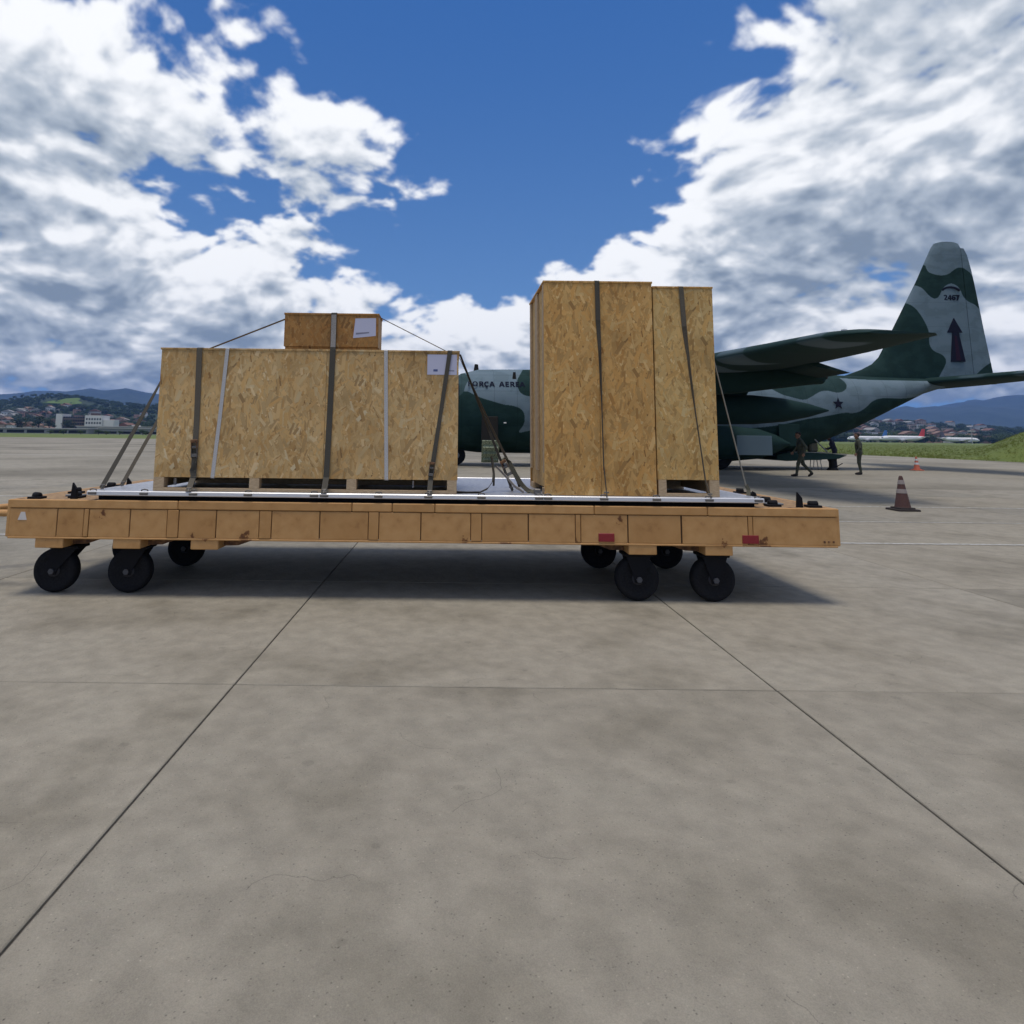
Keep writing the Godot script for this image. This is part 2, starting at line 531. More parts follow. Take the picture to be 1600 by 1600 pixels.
# cloud masses as seen from the apron: azimuth, elevation, half widths (degrees), weight
var masses := [
	[-30.0, 14.0, 11.0, 8.0, 0.55], [-22.0, 11.0, 11.0, 5.0, 0.40], [-34.0, 27.0, 13.0, 4.5, 0.55], [-6.0, 28.0, 6.0, 2.6, 0.40], [-17.0, 25.0, 8.0, 3.4, 0.20],
	[-11.0, 8.0, 12.0, 4.0, 0.45], [3.0, 7.0, 8.5, 3.8, 0.72], [-32.0, 5.0, 12.0, 4.0, 0.28],
	[34.0, 20.0, 15.0, 6.0, 0.60], [40.0, 23.0, 12.0, 7.0, 0.35], [22.0, 13.5, 13.0, 4.0, 0.50], [25.0, 22.5, 9.0, 2.4, 0.35], [34.0, 10.0, 16.0, 3.6, 0.32], [14.0, 10.5, 8.0, 2.4, 0.28],
	[6.0, 23.0, 13.0, 8.0, -0.50], [1.0, 15.5, 10.0, 4.0, -0.42], [8.0, 35.0, 18.0, 6.0, -0.25], [-20.0, 19.0, 3.0, 2.0, -0.2],
	[42.0, 14.5, 3.0, 1.4, -0.35], [16.0, 5.5, 14.0, 2.6, 0.42], [40.0, 6.0, 9.0, 2.6, 0.38],
	[-10.0, 24.5, 7.0, 3.0, 0.26], [-3.0, 22.0, 5.0, 1.6, 0.30], [11.0, 27.0, 3.5, 2.2, 0.5], [-24.0, 8.0, 14.0, 4.0, 0.3],
]

func cloud_density(d: Vector3, az: float, el: float, fine: bool) -> float:
	var q := d / (d.y * 0.62 + 0.28)
	var w := Vector3(cl_w.get_noise_3dv(q), cl_w.get_noise_3dv(q + Vector3(31, 7, 3)), cl_w.get_noise_3dv(q + Vector3(-9, 17, 43)))
	var p := q + w * 0.16
	var n := cl_a.get_noise_3dv(p) * 0.50
	n -= (cl_b.get_noise_3dv(p) + 0.62) * 0.42
	if fine: n += cl_c.get_noise_3dv(q + w * 0.08) * 0.22
	var lay := 0.0
	var inside := false
	for m in masses:
		var dx: float = (az - m[0]) / m[2]
		var dy: float = (el - m[1]) / m[3]
		var e := dx * dx + dy * dy
		if e < 9.0: lay += m[4] * exp(-e * 0.5)
	# beyond the masses the cover goes on as broken cumulus
	var away := smoothstep(42.0, 62.0, absf(az - 4.0)) + smoothstep(33.0, 44.0, el)
	lay += 0.16 * minf(away, 1.0) - 0.10
	lay = lay / (1.0 + absf(lay)) * 0.85   # masses crowd together without losing their billows
	return n + lay

func sky_color(az: float, el: float) -> Color:
	var ar := deg_to_rad(az)
	var er := deg_to_rad(el)
	var d := Vector3(sin(ar) * cos(er), sin(er), -cos(ar) * cos(er))
	var t := pow(clampf(1.0 - d.y, 0.0, 1.0), 3.2)
	var blue := Color(0.030, 0.118, 0.375).lerp(Color(0.20, 0.39, 0.68), t)
	var n := cloud_density(d, az, el, true)
	var a := smoothstep(-0.04, 0.10, n)
	if a <= 0.0: return blue
	var d2 := Vector3(sin(ar) * cos(er + 0.018), sin(er + 0.018), -cos(ar) * cos(er + 0.018))
	var n2 := cloud_density(d2, az, el + 1.03, false)
	var d3 := Vector3(sin(ar) * cos(er + 0.075), sin(er + 0.075), -cos(ar) * cos(er + 0.075))
	var n3 := cloud_density(d3, az, el + 4.3, false)
	var lit := clampf(0.76 + (n - n2) * 1.9 + (n - n3) * 0.45 - maxf(n, 0.0) * 0.50 - maxf(n3, 0.0) * 0.40, 0.0, 1.0)
	var c := Color(0.215, 0.275, 0.36).lerp(Color(0.43, 0.49, 0.57), smoothstep(0.0, 0.45, lit))
	c = c.lerp(Color(0.96, 0.975, 1.0), smoothstep(0.35, 0.95, lit))
	return blue.lerp(c, a * (0.62 + 0.38 * smoothstep(0.0, 0.14, n)))

func sky_part(w: int, h: int, az0: float, az1: float, el0: float, el1: float) -> Image:
	var buf := PackedFloat32Array()
	buf.resize(w * h * 3)
	var k := 0
	for y in h:
		var el := el1 + (el0 - el1) * (y + 0.5) / h
		for x in w:
			var c := sky_color(az0 + (az1 - az0) * (x + 0.5) / w, el)
			buf[k] = c.r; buf[k + 1] = c.g; buf[k + 2] = c.b
			k += 3
	return Image.create_from_data(w, h, false, Image.FORMAT_RGBF, buf.to_byte_array())

func sky_panorama() -> ImageTexture:
	cl_a = noise(3, 1.5, 5)
	cl_b = noise(8, 3.3, 4, FastNoiseLite.TYPE_CELLULAR)
	cl_b.cellular_return_type = FastNoiseLite.RETURN_DISTANCE
	cl_b.cellular_jitter = 1.0
	cl_c = noise(12, 8.5, 5)
	cl_w = noise(17, 1.3, 3)
	var full := Image.create(4096, 2048, false, Image.FORMAT_RGBF)
	full.fill(Color(0.30, 0.33, 0.36))
	var wide := sky_part(1024, 256, -180.0, 180.0, 0.0, 90.0)
	wide.resize(4096, 1024, Image.INTERPOLATE_CUBIC)
	full.blit_rect(wide, Rect2i(2048, 0, 2048, 1024), Vector2i.ZERO)   # the panorama's first column looks along -z
	full.blit_rect(wide, Rect2i(0, 0, 2048, 1024), Vector2i(2048, 0))
	# the same sky at the panorama's own fineness where the lens looks
	var px := 360.0 / 4096.0
	var near := sky_part(1104, 432, -480 * px, 624 * px, 0.0, 432 * px)
	full.blit_rect(near, Rect2i(480, 0, 624, 432), Vector2i(0, 1024 - 432))
	full.blit_rect(near, Rect2i(0, 0, 480, 432), Vector2i(4096 - 480, 1024 - 432))
	return ImageTexture.create_from_image(full)

func environment() -> void:
	var cam := Camera3D.new()
	cam.name = "camera"
	cam.position = Vector3(0, 1.45, 0)
	cam.rotation = Vector3(atan(0.121), 0, deg_to_rad(0.67))
	cam.near = 0.1
	cam.far = 30000.0
	cam.projection = Camera3D.PROJECTION_FRUSTUM
	cam.size = 0.16                               # 1600 of the frame's 1600 units at a focal length of 1000
	cam.frustum_offset = Vector2(0.0095, -0.024)   # the frame lies off the lens axis
	add_child(cam)
	cam.current = true
	var sun := DirectionalLight3D.new()
	sun.name = "sun"
	sun.light_energy = SUN
	sun.light_color = Color(1.0, 0.965, 0.91)
	sun.light_angular_distance = 20.0
	sun.shadow_enabled = true
	sun.sky_mode = DirectionalLight3D.SKY_MODE_LIGHT_ONLY
	add_child(sun)
	sun.look_at_from_position(Vector3(-0.6, 10.0, 1.7), Vector3.ZERO, Vector3.FORWARD)
	var e := Environment.new()
	e.background_mode = Environment.BG_SKY
	e.sky = Sky.new()
	var sm := PanoramaSkyMaterial.new()
	sm.panorama = sky_panorama()
	e.sky.sky_material = sm
	e.background_energy_multiplier = 0.74
	e.tonemap_mode = Environment.TONE_MAPPER_LINEAR
	e.tonemap_exposure = 1.46
	e.sdfgi_enabled = true
	e.ssao_enabled = true
	e.ssil_enabled = true
	e.fog_enabled = FOG > 0.0
	e.fog_density = FOG
	e.fog_light_color = Color(0.50, 0.68, 0.98)
	var we := WorldEnvironment.new()
	we.name = "world"
	we.environment = e
	add_child(we)

const SUN := 0.5
const FOG := 0.00012

# ------------------------------------------------------------------ ground
func ground() -> void:
	var st := mb()
	quad(st, Vector3(-9000, -0.08, 500), Vector3(9000, -0.08, 500), Vector3(9000, -0.08, -9000), Vector3(-9000, -0.08, -9000), Vector3.UP)
	obj("ground", st, M.grass_ground).set_meta("kind", "structure")
	var ap := setting("apron")
	var W := 3.16
	var L := 2.66
	var x0 := 1.92 - W * 8
	var z0 := -9.25 + L * 4
	var nx := 17
	var nz := 8
	var x1 := x0 + W * nx
	var z1 := z0 - L * nz
	var sl := mb()
	box(sl, Vector3(0, -0.03, 0), Vector3(W - 0.011, 0.06, L - 0.011), 0.004)
	var slab := sl.commit()
	for i in nx:
		for j in nz:
			inst("slab", slab, M.slabs[rng.randi() % 4], ap, Transform3D(Basis(), Vector3(x0 + W * (i + 0.5), rng.randf_range(-0.0025, 0.0), z0 - L * (j + 0.5))))
	var jt := mb()
	quad(jt, Vector3(x0, -0.014, z0), Vector3(x1, -0.014, z0), Vector3(x1, -0.014, z1), Vector3(x0, -0.014, z1), Vector3.UP)
	obj("joint_filler", jt, M.joint, ap)
	# beyond the slabs one can tell apart the same paving goes on as a sheet
	var fr := mb()
	var X0 := -260.0
	var X1 := 42.0
	for q in [[X0, x0, 60.0, -148.0], [x1, X1, 60.0, -148.0], [x0, x1, 60.0, z0], [x0, x1, z1, -148.0]]:
		quad(fr, Vector3(q[0], 0, q[2]), Vector3(q[1], 0, q[2]), Vector3(q[1], 0, q[3]), Vector3(q[0], 0, q[3]), Vector3.UP)
	obj("paving", fr, M.apron_far, ap)
	# faded painted lines on the slabs
	for l in [[-30.0, 41.0, -9.05, -9.62, 0.10], [5.4, 41.0, -11.75, -12.05, 0.07], [-34.0, 41.0, -14.75, -14.2, 0.11], [-60.0, 12.0, -41.0, -39.0, 0.3]]:
		var lp := mb()
		var n := 24
		for k in n:
			var ta := float(k) / n
			var tb := float(k + 1) / n
			var a := Vector3(lerpf(l[0], l[1], ta), 0.004, lerpf(l[2], l[3], ta))
			var b := Vector3(lerpf(l[0], l[1], tb), 0.004, lerpf(l[2], l[3], tb))
			var hw := Vector3(0, 0, l[4] * 0.5)
			quad(lp, a - hw, b - hw, b + hw, a + hw, Vector3.UP)
		obj("painted_line", lp, M.line_paint, ap)

# ------------------------------------------------------------------ dolly
const FZ := -5.82      # front face of the dolly
const DX0 := -3.925
const DX1 := 3.46
const DT := 0.845
const DB := 0.522

func caster(parent: Node3D, at: Vector3, trail: float) -> void:
	# at = wheel centre on the ground; trail = where the swivel head stands, along x
	var c := Node3D.new()
	c.name = "caster"
	parent.add_child(c, true)
	c.position = at - parent.position
	var R := 0.196
	var ty := mb()
	var spin := Transform3D(Basis(), Vector3(0, R, 0))
	lathe(ty, [Vector2(0.115, -0.052), Vector2(0.15, -0.062), Vector2(0.178, -0.058), Vector2(0.192, -0.042), Vector2(R, -0.02), Vector2(R, 0.02), Vector2(0.192, 0.042), Vector2(0.178, 0.058), Vector2(0.15, 0.062), Vector2(0.115, 0.052)], spin, 32)
	inst("tyre", ty.commit(), M.rubber, c)
	var hb := mb()
	lathe(hb, [Vector2(0.02, -0.072), Vector2(0.05, -0.07), Vector2(0.055, -0.05), Vector2(0.118, -0.045), Vector2(0.118, 0.045), Vector2(0.055, 0.05), Vector2(0.05, 0.07), Vector2(0.02, 0.072)], spin, 20)
	inst("hub", hb.commit(), M.hub, c)
	var fk := mb()
	for s in [-1.0, 1.0]:
		prism(fk, PackedVector2Array([Vector2(-0.035, R - 0.03), Vector2(0.035, R - 0.03), Vector2(0.05, R + 0.02), Vector2(trail + 0.11, 0.40), Vector2(trail - 0.11, 0.40), Vector2(-0.05, R + 0.03)]), s * 0.082 - 0.006, s * 0.082 + 0.006)
	box(fk, Vector3(trail, 0.408, 0), Vector3(0.26, 0.026, 0.2), 0.006)
	inst("fork", fk.commit(), M.black_steel, c)
	var ax := mb()
	lathe(ax, [Vector2(0.016, -0.10), Vector2(0.016, 0.10)], Transform3D(Basis(), Vector3(0, R, 0)), 10)
	for s in [-1.0, 1.0]:
		lathe(ax, [Vector2(0.027, s * 0.089), Vector2(0.027, s * 0.104)], Transform3D(Basis(), Vector3(0, R, 0)), 6)
	inst("axle", ax.commit(), M.axle, c)

func dolly() -> void:
	var d := thing("pallet_dolly", "long ochre flatbed airport pallet dolly on black caster wheels carrying the crates", "pallet dolly", Vector3(-0.23, 0, -7.05))
	var BZ := -8.36
	# core behind the plates
	one_box("chassis", Vector3(DX0 + 0.02, DB + 0.01, BZ + 0.02), Vector3(DX1 - 0.02, DT - 0.03, FZ - 0.014), M.seam, d, 0.003)
	# deck plates
	var dx := DX0 + 0.01
	while dx < DX1 - 0.05:
		var w := minf(1.235, DX1 - 0.01 - dx)
		one_box("deck_plate", Vector3(dx + 0.003, DT - 0.028, BZ + 0.01), Vector3(dx + w - 0.003, DT - 0.006, FZ - 0.02), M.deck, d, 0.003)
		dx += w
	# top rail, in lengths with open joints
	var cuts := [DX0, -2.42, -0.87, -0.51, -0.13, 1.29, 2.3, DX1]
	for i in cuts.size() - 1:
		one_box("top_rail", Vector3(cuts[i] + (0.0025 if i else 0.0), 0.770, FZ - 0.03), Vector3(cuts[i + 1] - (0.0015 if i < 6 else 0.0), DT, FZ + rng.randf_range(-0.001, 0.002)), [M.ochre, M.ochre_b][i % 2], d, 0.007)
	# panels between the ribs
	var pan := [[DX0, -3.49], [-3.486, -3.252], [-3.205, -2.842], [-2.838, -2.51], [-2.405, -2.075], [-2.071, -1.69], [-1.58, -1.155], [-1.15, -0.72], [-0.625, -0.255], [-0.25, 0.19], [0.29, 0.70], [0.706, 1.12], [1.17, 1.585], [1.592, 2.06], [2.07, 2.655], [2.70, DX1]]
	for i in pan.size():
		one_box("side_panel", Vector3(pan[i][0] + 0.002, DB, FZ - 0.03), Vector3(pan[i][1] - 0.0015, 0.7655, FZ - rng.randf_range(0.003, 0.006)), [M.ochre, M.ochre_b, M.ochre][i % 3], d, 0.004)
	for r in [[-3.248, -3.209], [-2.506, -2.409], [-1.686, -1.584], [-0.716, -0.629], [0.194, 0.286], [1.124, 1.166], [2.659, 2.696]]:
		one_box("rib", Vector3(r[0], DB + 0.004, FZ - 0.03), Vector3(r[1], 0.7655, FZ - 0.0015), M.ochre_b, d, 0.003)
	one_box("bottom_rail", Vector3(DX0 + 0.01, DB - 0.018, FZ - 0.06), Vector3(DX1 - 0.01, DB - 0.001, FZ - 0.002), M.ochre, d, 0.004)
	# ends and rear
	one_box("end_plate", Vector3(DX0 - 0.012, DB - 0.004, BZ), Vector3(DX0 + 0.018, DT - 0.004, FZ - 0.002), M.ochre, d, 0.006)
	one_box("end_plate", Vector3(DX1 - 0.018, DB - 0.004, BZ), Vector3(DX1 + 0.012, DT - 0.004, FZ - 0.002), M.ochre, d, 0.006)
	one_box("rear_rail", Vector3(DX0, DB, BZ - 0.012), Vector3(DX1, DT, BZ + 0.018), M.ochre, d, 0.006)
	# caster housings hang below the side
	for h in [[-3.67, -3.42], [-2.98, -2.735], [-2.29, -2.045], [1.592, 1.842], [2.271, 2.516]]:
		one_box("caster_housing", Vector3(h[0], 0.424, FZ - 0.30), Vector3(h[1], DB - 0.002, FZ - 0.008), M.ochre, d, 0.006)
		# gusset behind it, dark and open
		var g := mb()
		var gx: float = h[1] if h[0] < 0.0 else h[0]
		var gs := 1.0 if h[0] < 0.0 else -1.0
		prism(g, PackedVector2Array([Vector2(gx, 0.435), Vector2(gx + gs * 0.13, 0.44), Vector2(gx + gs * 0.30, 0.50), Vector2(gx + gs * 0.30, 0.522), Vector2(gx, 0.522)]), FZ - 0.26, FZ - 0.16)
		obj("gusset", g, M.rust, d)
	for h in [[-3.62, -3.36], [-3.02, -2.76], [1.55, 1.80], [2.30, 2.55]]:
		one_box("caster_housing", Vector3(h[0], 0.424, -7.62), Vector3(h[1], DB - 0.002, -7.20), M.ochre, d, 0.006)
	caster(d, Vector3(-3.58, 0, -6.05), 0.10)
	caster(d, Vector3(-2.915, 0, -6.07), 0.05)
	caster(d, Vector3(1.70, 0, -5.99), 0.0)
	caster(d, Vector3(2.385, 0, -5.99), 0.0)
	caster(d, Vector3(-3.50, 0, -7.26), 0.03)
	caster(d, Vector3(-2.89, 0, -7.26), 0.0)
	caster(d, Vector3(1.68, 0, -7.40), 0.0)
	caster(d, Vector3(2.43, 0, -7.42), 0.0)
	# red reflectors, bolts, warning triangle
	for r in [[1.325, 0.535, 1.465, 0.607], [2.60, 0.532, 2.745, 0.604]]:
		one_box("reflector", Vector3(r[0], r[1], FZ - 0.006), Vector3(r[2], r[3], FZ + 0.006), M.red_reflector, d, 0.003)
	var tr := mb()
	prism(tr, PackedVector2Array([Vector2(-3.835, 0.665), Vector2(-3.755, 0.665), Vector2(-3.775, 0.735), Vector2(-3.81, 0.735)]), FZ - 0.004, FZ - 0.0012)
	obj("warning_triangle", tr, M.white_sticker, d)
	for x in [3.32, 3.36, 3.40]:
		one_box("bolt", Vector3(x, 0.548, FZ - 0.008), Vector3(x + 0.018, 0.563, FZ + 0.004), M.rust, d, 0.004)
	# tow bar
	var tb := mb()
	tube(tb, [Vector3(-3.92, 0.675, -6.22), Vector3(-4.35, 0.672, -6.22), Vector3(-5.3, 0.60, -6.5)], 0.033, 10)
	tube(tb, [Vector3(-3.92, 0.675, -7.4), Vector3(-4.35, 0.672, -7.3), Vector3(-5.3, 0.60, -6.6)], 0.033, 10)
	var eye := mb()
	tube(eye, [Vector3(-5.28, 0.60, -6.55), Vector3(-5.45, 0.60, -6.55), Vector3(-5.51, 0.60, -6.5), Vector3(-5.57, 0.60, -6.55), Vector3(-5.51, 0.60, -6.6), Vector3(-5.45, 0.60, -6.56)], 0.018, 8)
	obj("tow_bar", tb, M.ochre, d)
	obj("tow_eye", eye, M.black_steel, d)
	# roller tracks that carry the pallet
	for z in [-5.99, -6.55, -7.1, -7.65, -8.15]:
		one_box("roller_track", Vector3(-3.2, DT - 0.008, z - 0.045), Vector3(2.78, 0.884, z + 0.045), M.black_steel, d, 0.004)
	# loose castor rollers and pallet stops on the open ends of the deck
	for p in [[-3.76, -5.95], [-3.72, -6.5], [-3.46, -6.06], [-3.50, -6.9], [-3.40, -7.4], [-3.74, -7.2], [2.98, -6.02], [3.08, -6.35], [3.33, -5.98], [3.2, -6.9], [3.3, -7.4]]:
		var rl := mb()
		lathe(rl, [Vector2(0.012, -0.04), Vector2(0.03, -0.036), Vector2(0.03, 0.036), Vector2(0.012, 0.04)], Transform3D(Basis(Vector3.UP, rng.randf_range(0, PI)), Vector3(p[0], DT + 0.022, p[1])), 12)
		box(rl, Vector3(p[0], DT + 0.004, p[1]), Vector3(0.12, 0.02, 0.10), 0.003)
		obj("deck_roller", rl, M.black_steel, d)
	for p in [[-3.43, -5.96, 0.14], [3.19, -5.95, 0.13], [2.90, -6.2, 0.115], [-3.45, -7.0, 0.12]]:
		var sp := mb()
		prism(sp, PackedVector2Array([Vector2(p[0] - 0.028, DT - 0.01), Vector2(p[0] + 0.03, DT - 0.01), Vector2(p[0] + 0.024, DT + p[2] * 0.6), Vector2(p[0] - 0.016, DT + p[2])]), p[1] - 0.012, p[1] + 0.012)
		obj("pallet_stop", sp, M.black_steel, d)
	for p in [[3.05, -6.15], [-3.55, -6.2]]:
		one_box("lock_plate", Vector3(p[0] - 0.08, DT - 0.006, p[1] - 0.04), Vector3(p[0] + 0.08, DT + 0.012, p[1] + 0.04), M.metal_grey, d, 0.003)
	# cross members under the deck
	for x in [-3.4, -1.9, -0.3, 1.2, 2.9]:
		one_box("cross_member", Vector3(x - 0.05, DB - 0.06, BZ + 0.05), Vector3(x + 0.05, DB + 0.008, FZ - 0.31), M.ochre, d, 0.004)

const PT := 0.922      # pallet top

func pallet() -> void:
	var p := thing("alloy_pallet", "flat silver aluminium cargo pallet lying on the ochre dolly", "pallet", Vector3(-0.215, 0.884, -7.04))
	one_box("sheet", Vector3(-3.225, 0.886, -8.24), Vector3(2.795, PT, FZ - 0.05), M.alloy, p, 0.002)
	one_box("edge_rail", Vector3(-3.243, 0.8845, FZ - 0.0495), Vector3(2.813, PT + 0.004, FZ), M.alloy_edge, p, 0.006)
	one_box("edge_rail", Vector3(-3.243, 0.8845, -8.29), Vector3(2.813, PT + 0.004, -8.2405), M.alloy_edge, p, 0.006)
	one_box("edge_rail", Vector3(-3.243, 0.8845, -8.2403), Vector3(-3.2255, PT + 0.003, FZ - 0.0497), M.alloy_edge, p, 0.004)
	one_box("edge_rail", Vector3(2.7955, 0.8845, -8.2403), Vector3(2.813, PT + 0.003, FZ - 0.0497), M.alloy_edge, p, 0.004)
	for x in [-3.19, -2.73, -2.29, -1.80, -1.21, -1.12, -0.635, -0.19, 0.285, 0.80, 0.88, 1.38, 1.85, 2.32, 2.76]:
		var f := mb()
		box(f, Vector3(x, 0.906, FZ + 0.003), Vector3(0.075, 0.022, 0.014), 0.004)
		tube(f, [Vector3(x - 0.03, 0.918, FZ - 0.02), Vector3(x - 0.026, 0.938, FZ - 0.012), Vector3(x, 0.944, FZ - 0.008), Vector3(x + 0.026, 0.938, FZ - 0.012), Vector3(x + 0.03, 0.918, FZ - 0.02)], 0.006, 6)
		obj("tie_down_ring", f, M.fitting, p)

# ------------------------------------------------------------------ crates
func skid_base(c: Node3D, x0: float, x1: float, z0: float, z1: float, top: float, posts: Array) -> void:
	for sx in [[x0 + 0.004, x0 + 0.045], [x1 - 0.045, x1 - 0.004]]:
		one_box("added_side_board", Vector3(sx[0], PT + 0.029, z1 + 0.092), Vector3(sx[1], top - 0.002, z0 - 0.092), M.lumber, c, 0.002)  # boards added along both sides to keep light out of the base
	one_box("added_rear_board", Vector3(x0 + 0.05, PT + 0.029, z1 + 0.10), Vector3(x1 - 0.05, top - 0.002, z1 + 0.15), M.lumber, c, 0.002)  # board added across the rear so the front openings turn dark
	for z in [[z0, z0 - 0.09], [z1 + 0.09, z1]]:
		one_box("bottom_board", Vector3(x0, PT + 0.001, z[1]), Vector3(x1, PT + 0.028, z[0]), M.lumber, c, 0.002)
		for q in posts:
			one_box("block", Vector3(q[0], PT + 0.0285, z[1]), Vector3(q[1], top - 0.001, z[0]), M.lumber, c, 0.002)

func crates() -> void:
	var z := -5.95
	# wide crate
	var c := thing("plywood_crate", "wide low strand board crate bound with straps under the small box", "crate", Vector3(-1.32, PT, -6.5))
	skid_base(c, -2.712, 0.064, z, z - 1.06, 1.046, [[-2.712, -2.615], [-1.835, -1.745], [-0.945, -0.855], [-0.025, 0.064]])
	one_box("front_panel", Vector3(-2.712, 1.046, z - 0.018), Vector3(-1.165, 2.222, z), M.osb_h, c, 0.0015)
	one_box("front_panel", Vector3(-1.163, 1.046, z - 0.018), Vector3(0.070, 2.222, z - 0.001), M.osb_h2, c, 0.0015)
	one_box("rear_panel", Vector3(-2.712, 1.046, z - 1.06), Vector3(0.070, 2.222, z - 1.042), M.osb_h, c, 0.0015)
	one_box("side_panel", Vector3(-2.711, 1.046, z - 1.0415), Vector3(-2.693, 2.222, z - 0.0185), M.osb_h2, c, 0.0015)
	one_box("side_panel", Vector3(0.051, 1.046, z - 1.0415), Vector3(0.069, 2.222, z - 0.0195), M.osb_h, c, 0.0015)
	one_box("floor_panel", Vector3(-2.692, 1.047, z - 1.04), Vector3(0.05, 1.065, z - 0.02), M.osb_h, c, 0.0015)
	one_box("lid", Vector3(-2.722, 2.2225, z - 1.07), Vector3(0.08, 2.241, z + 0.006), M.osb_h2, c, 0.0015)
	for x in [-2.125, -0.60]:
		var b := mb()
		var lean := 0.03 if x < -1.0 else -0.012
		webbing(b, [Vector3(x + lean * 3.0 + 0.0, 2.243, z - 1.0), Vector3(x + lean, 2.243, z + 0.004), Vector3(x + lean, 2.236, z + 0.009), Vector3(x - lean * 0.3, 1.6, z + 0.003), Vector3(x - lean * 1.6, 1.048, z + 0.003), Vector3(x - lean * 1.6, 1.040, z - 0.004), Vector3(x - lean * 1.6, 1.041, z - 0.25)], Vector3.RIGHT, 0.034, 0.0016)
		obj("strapping_band", b, M.band, c)
	for q in [[-2.585, 0.028], [-2.43, 0.022], [-0.35, 0.014]]:
		one_box("band_tail", Vector3(q[0], 0.965, z - 0.14), Vector3(q[0] + q[1], 1.03, z - 0.136), M.band, c, 0.001)
	# its label
	var lb := one_box("shipping_label", Vector3(-0.222, 2.015, z - 0.0005), Vector3(0.054, 2.205, z + 0.0012), M.paper, c, 0.0003)
	one_box("print_mark", Vector3(-0.165, 2.045, z + 0.001), Vector3(-0.125, 2.066, z + 0.0018), M.ink_blue, lb, 0.0002)
	one_box("print_mark", Vector3(-0.05, 2.048, z + 0.001), Vector3(0.03, 2.058, z + 0.0018), M.ink_grey, lb, 0.0002)
	# small box on top
	var sb := thing("plywood_box", "small dark strand board box strapped on top of the wide crate", "box", Vector3(-1.13, 2.242, -6.1))
	var sz := z - 0.005
	var sx0 := -1.575
	var sx1 := -0.690
	one_box("front_panel", Vector3(sx0, 2.268, sz - 0.015), Vector3(sx1, 2.568, sz), M.osb_s, sb, 0.0015)
	one_box("rear_panel", Vector3(sx0, 2.268, sz - 0.30), Vector3(sx1, 2.568, sz - 0.285), M.osb_s, sb, 0.0015)
	one_box("side_panel", Vector3(sx0, 2.268, sz - 0.2848), Vector3(sx0 + 0.015, 2.568, sz - 0.0152), M.lumber, sb, 0.0015)
	one_box("side_panel", Vector3(sx1 - 0.015, 2.268, sz - 0.2848), Vector3(sx1, 2.568, sz - 0.0152), M.lumber, sb, 0.0015)
	one_box("lid", Vector3(sx0 - 0.006, 2.5685, sz - 0.306), Vector3(sx1 + 0.006, 2.587, sz + 0.006), M.osb_s, sb, 0.0015)
	one_box("bottom_board", Vector3(sx0 + 0.01, 2.2425, sz - 0.29), Vector3(sx1 - 0.01, 2.2675, sz - 0.012), M.osb_s, sb, 0.0015)
	var l2 := mb()
	prism(l2, PackedVector2Array([Vector2(-0.925, 2.352), Vector2(-0.712, 2.375), Vector2(-0.714, 2.545), Vector2(-0.908, 2.54)]), sz - 0.0003, sz + 0.0014)
	var l2o := obj("shipping_label", l2, M.paper, sb)
	var l2p := mb()
	prism(l2p, PackedVector2Array([Vector2(-0.90, 2.385), Vector2(-0.775, 2.40), Vector2(-0.775, 2.412), Vector2(-0.90, 2.403)]), sz + 0.0012, sz + 0.002)
	obj("print_mark", l2p, M.ink_grey, l2o)
	# tall crate
	var t := thing("plywood_crate", "tallest strand board crate with two upright front panels and a batten side", "crate", Vector3(1.38, PT, -6.4))
	var tz := z + 0.005
	one_box("front_panel", Vector3(0.868, PT + 0.002, tz - 0.018), Vector3(1.386, 2.905, tz), M.osb_v, t, 0.0025)
	one_box("front_panel", Vector3(1.389, PT + 0.002, tz - 0.018), Vector3(1.893, 2.905, tz - 0.001), M.osb_v2, t, 0.0025)
	one_box("rear_panel", Vector3(0.868, PT + 0.002, tz - 1.06), Vector3(1.893, 2.905, tz - 1.042), M.osb_v, t, 0.002)
	one_box("side_panel", Vector3(0.888, PT + 0.06, tz - 1.0415), Vector3(0.906, 2.905, tz - 0.0185), M.osb_v3, t, 0.002)
	one_box("side_panel", Vector3(1.873, PT + 0.002, tz - 1.0415), Vector3(1.891, 2.905, tz - 0.0185), M.osb_v, t, 0.002)
	one_box("lid", Vector3(0.862, 2.9055, tz - 1.066), Vector3(1.899, 2.925, tz + 0.006), M.osb_v2, t, 0.002)
	for q in [[-0.02, -0.10], [-0.45, -0.62], [-0.95, -1.04]]:
		one_box("batten", Vector3(0.866, PT + 0.20, tz + q[1]), Vector3(0.8875, 2.90, tz + q[0]), M.lumber_v, t, 0.002)
	one_box("foot_block", Vector3(0.872, PT + 0.001, tz - 0.20), Vector3(0.950, PT + 0.058, tz - 0.02), M.lumber, t, 0.002)
	one_box("foot_block", Vector3(0.872, PT + 0.001, tz - 1.03), Vector3(0.950, PT + 0.058, tz - 0.85), M.lumber, t, 0.002)
	# narrow crate beside it
	var n := thing("plywood_crate", "narrow tall strand board crate standing on skids right of the tallest crate", "crate", Vector3(2.19, PT, -6.45))
	var nz := z - 0.015
	skid_base(n, 1.915, 2.475, nz, nz - 1.0, 1.073, [[1.915, 1.99], [2.385, 2.475]])
	one_box("front_panel", Vector3(1.908, 1.073, nz - 0.018), Vector3(2.475, 2.868, nz), M.osb_v3, n, 0.002)
	one_box("rear_panel", Vector3(1.908, 1.073, nz - 1.0), Vector3(2.475, 2.868, nz - 0.982), M.osb_v3, n, 0.002)
	one_box("side_panel", Vector3(1.909, 1.073, nz - 0.9815), Vector3(1.927, 2.868, nz - 0.0185), M.osb_v2, n, 0.002)
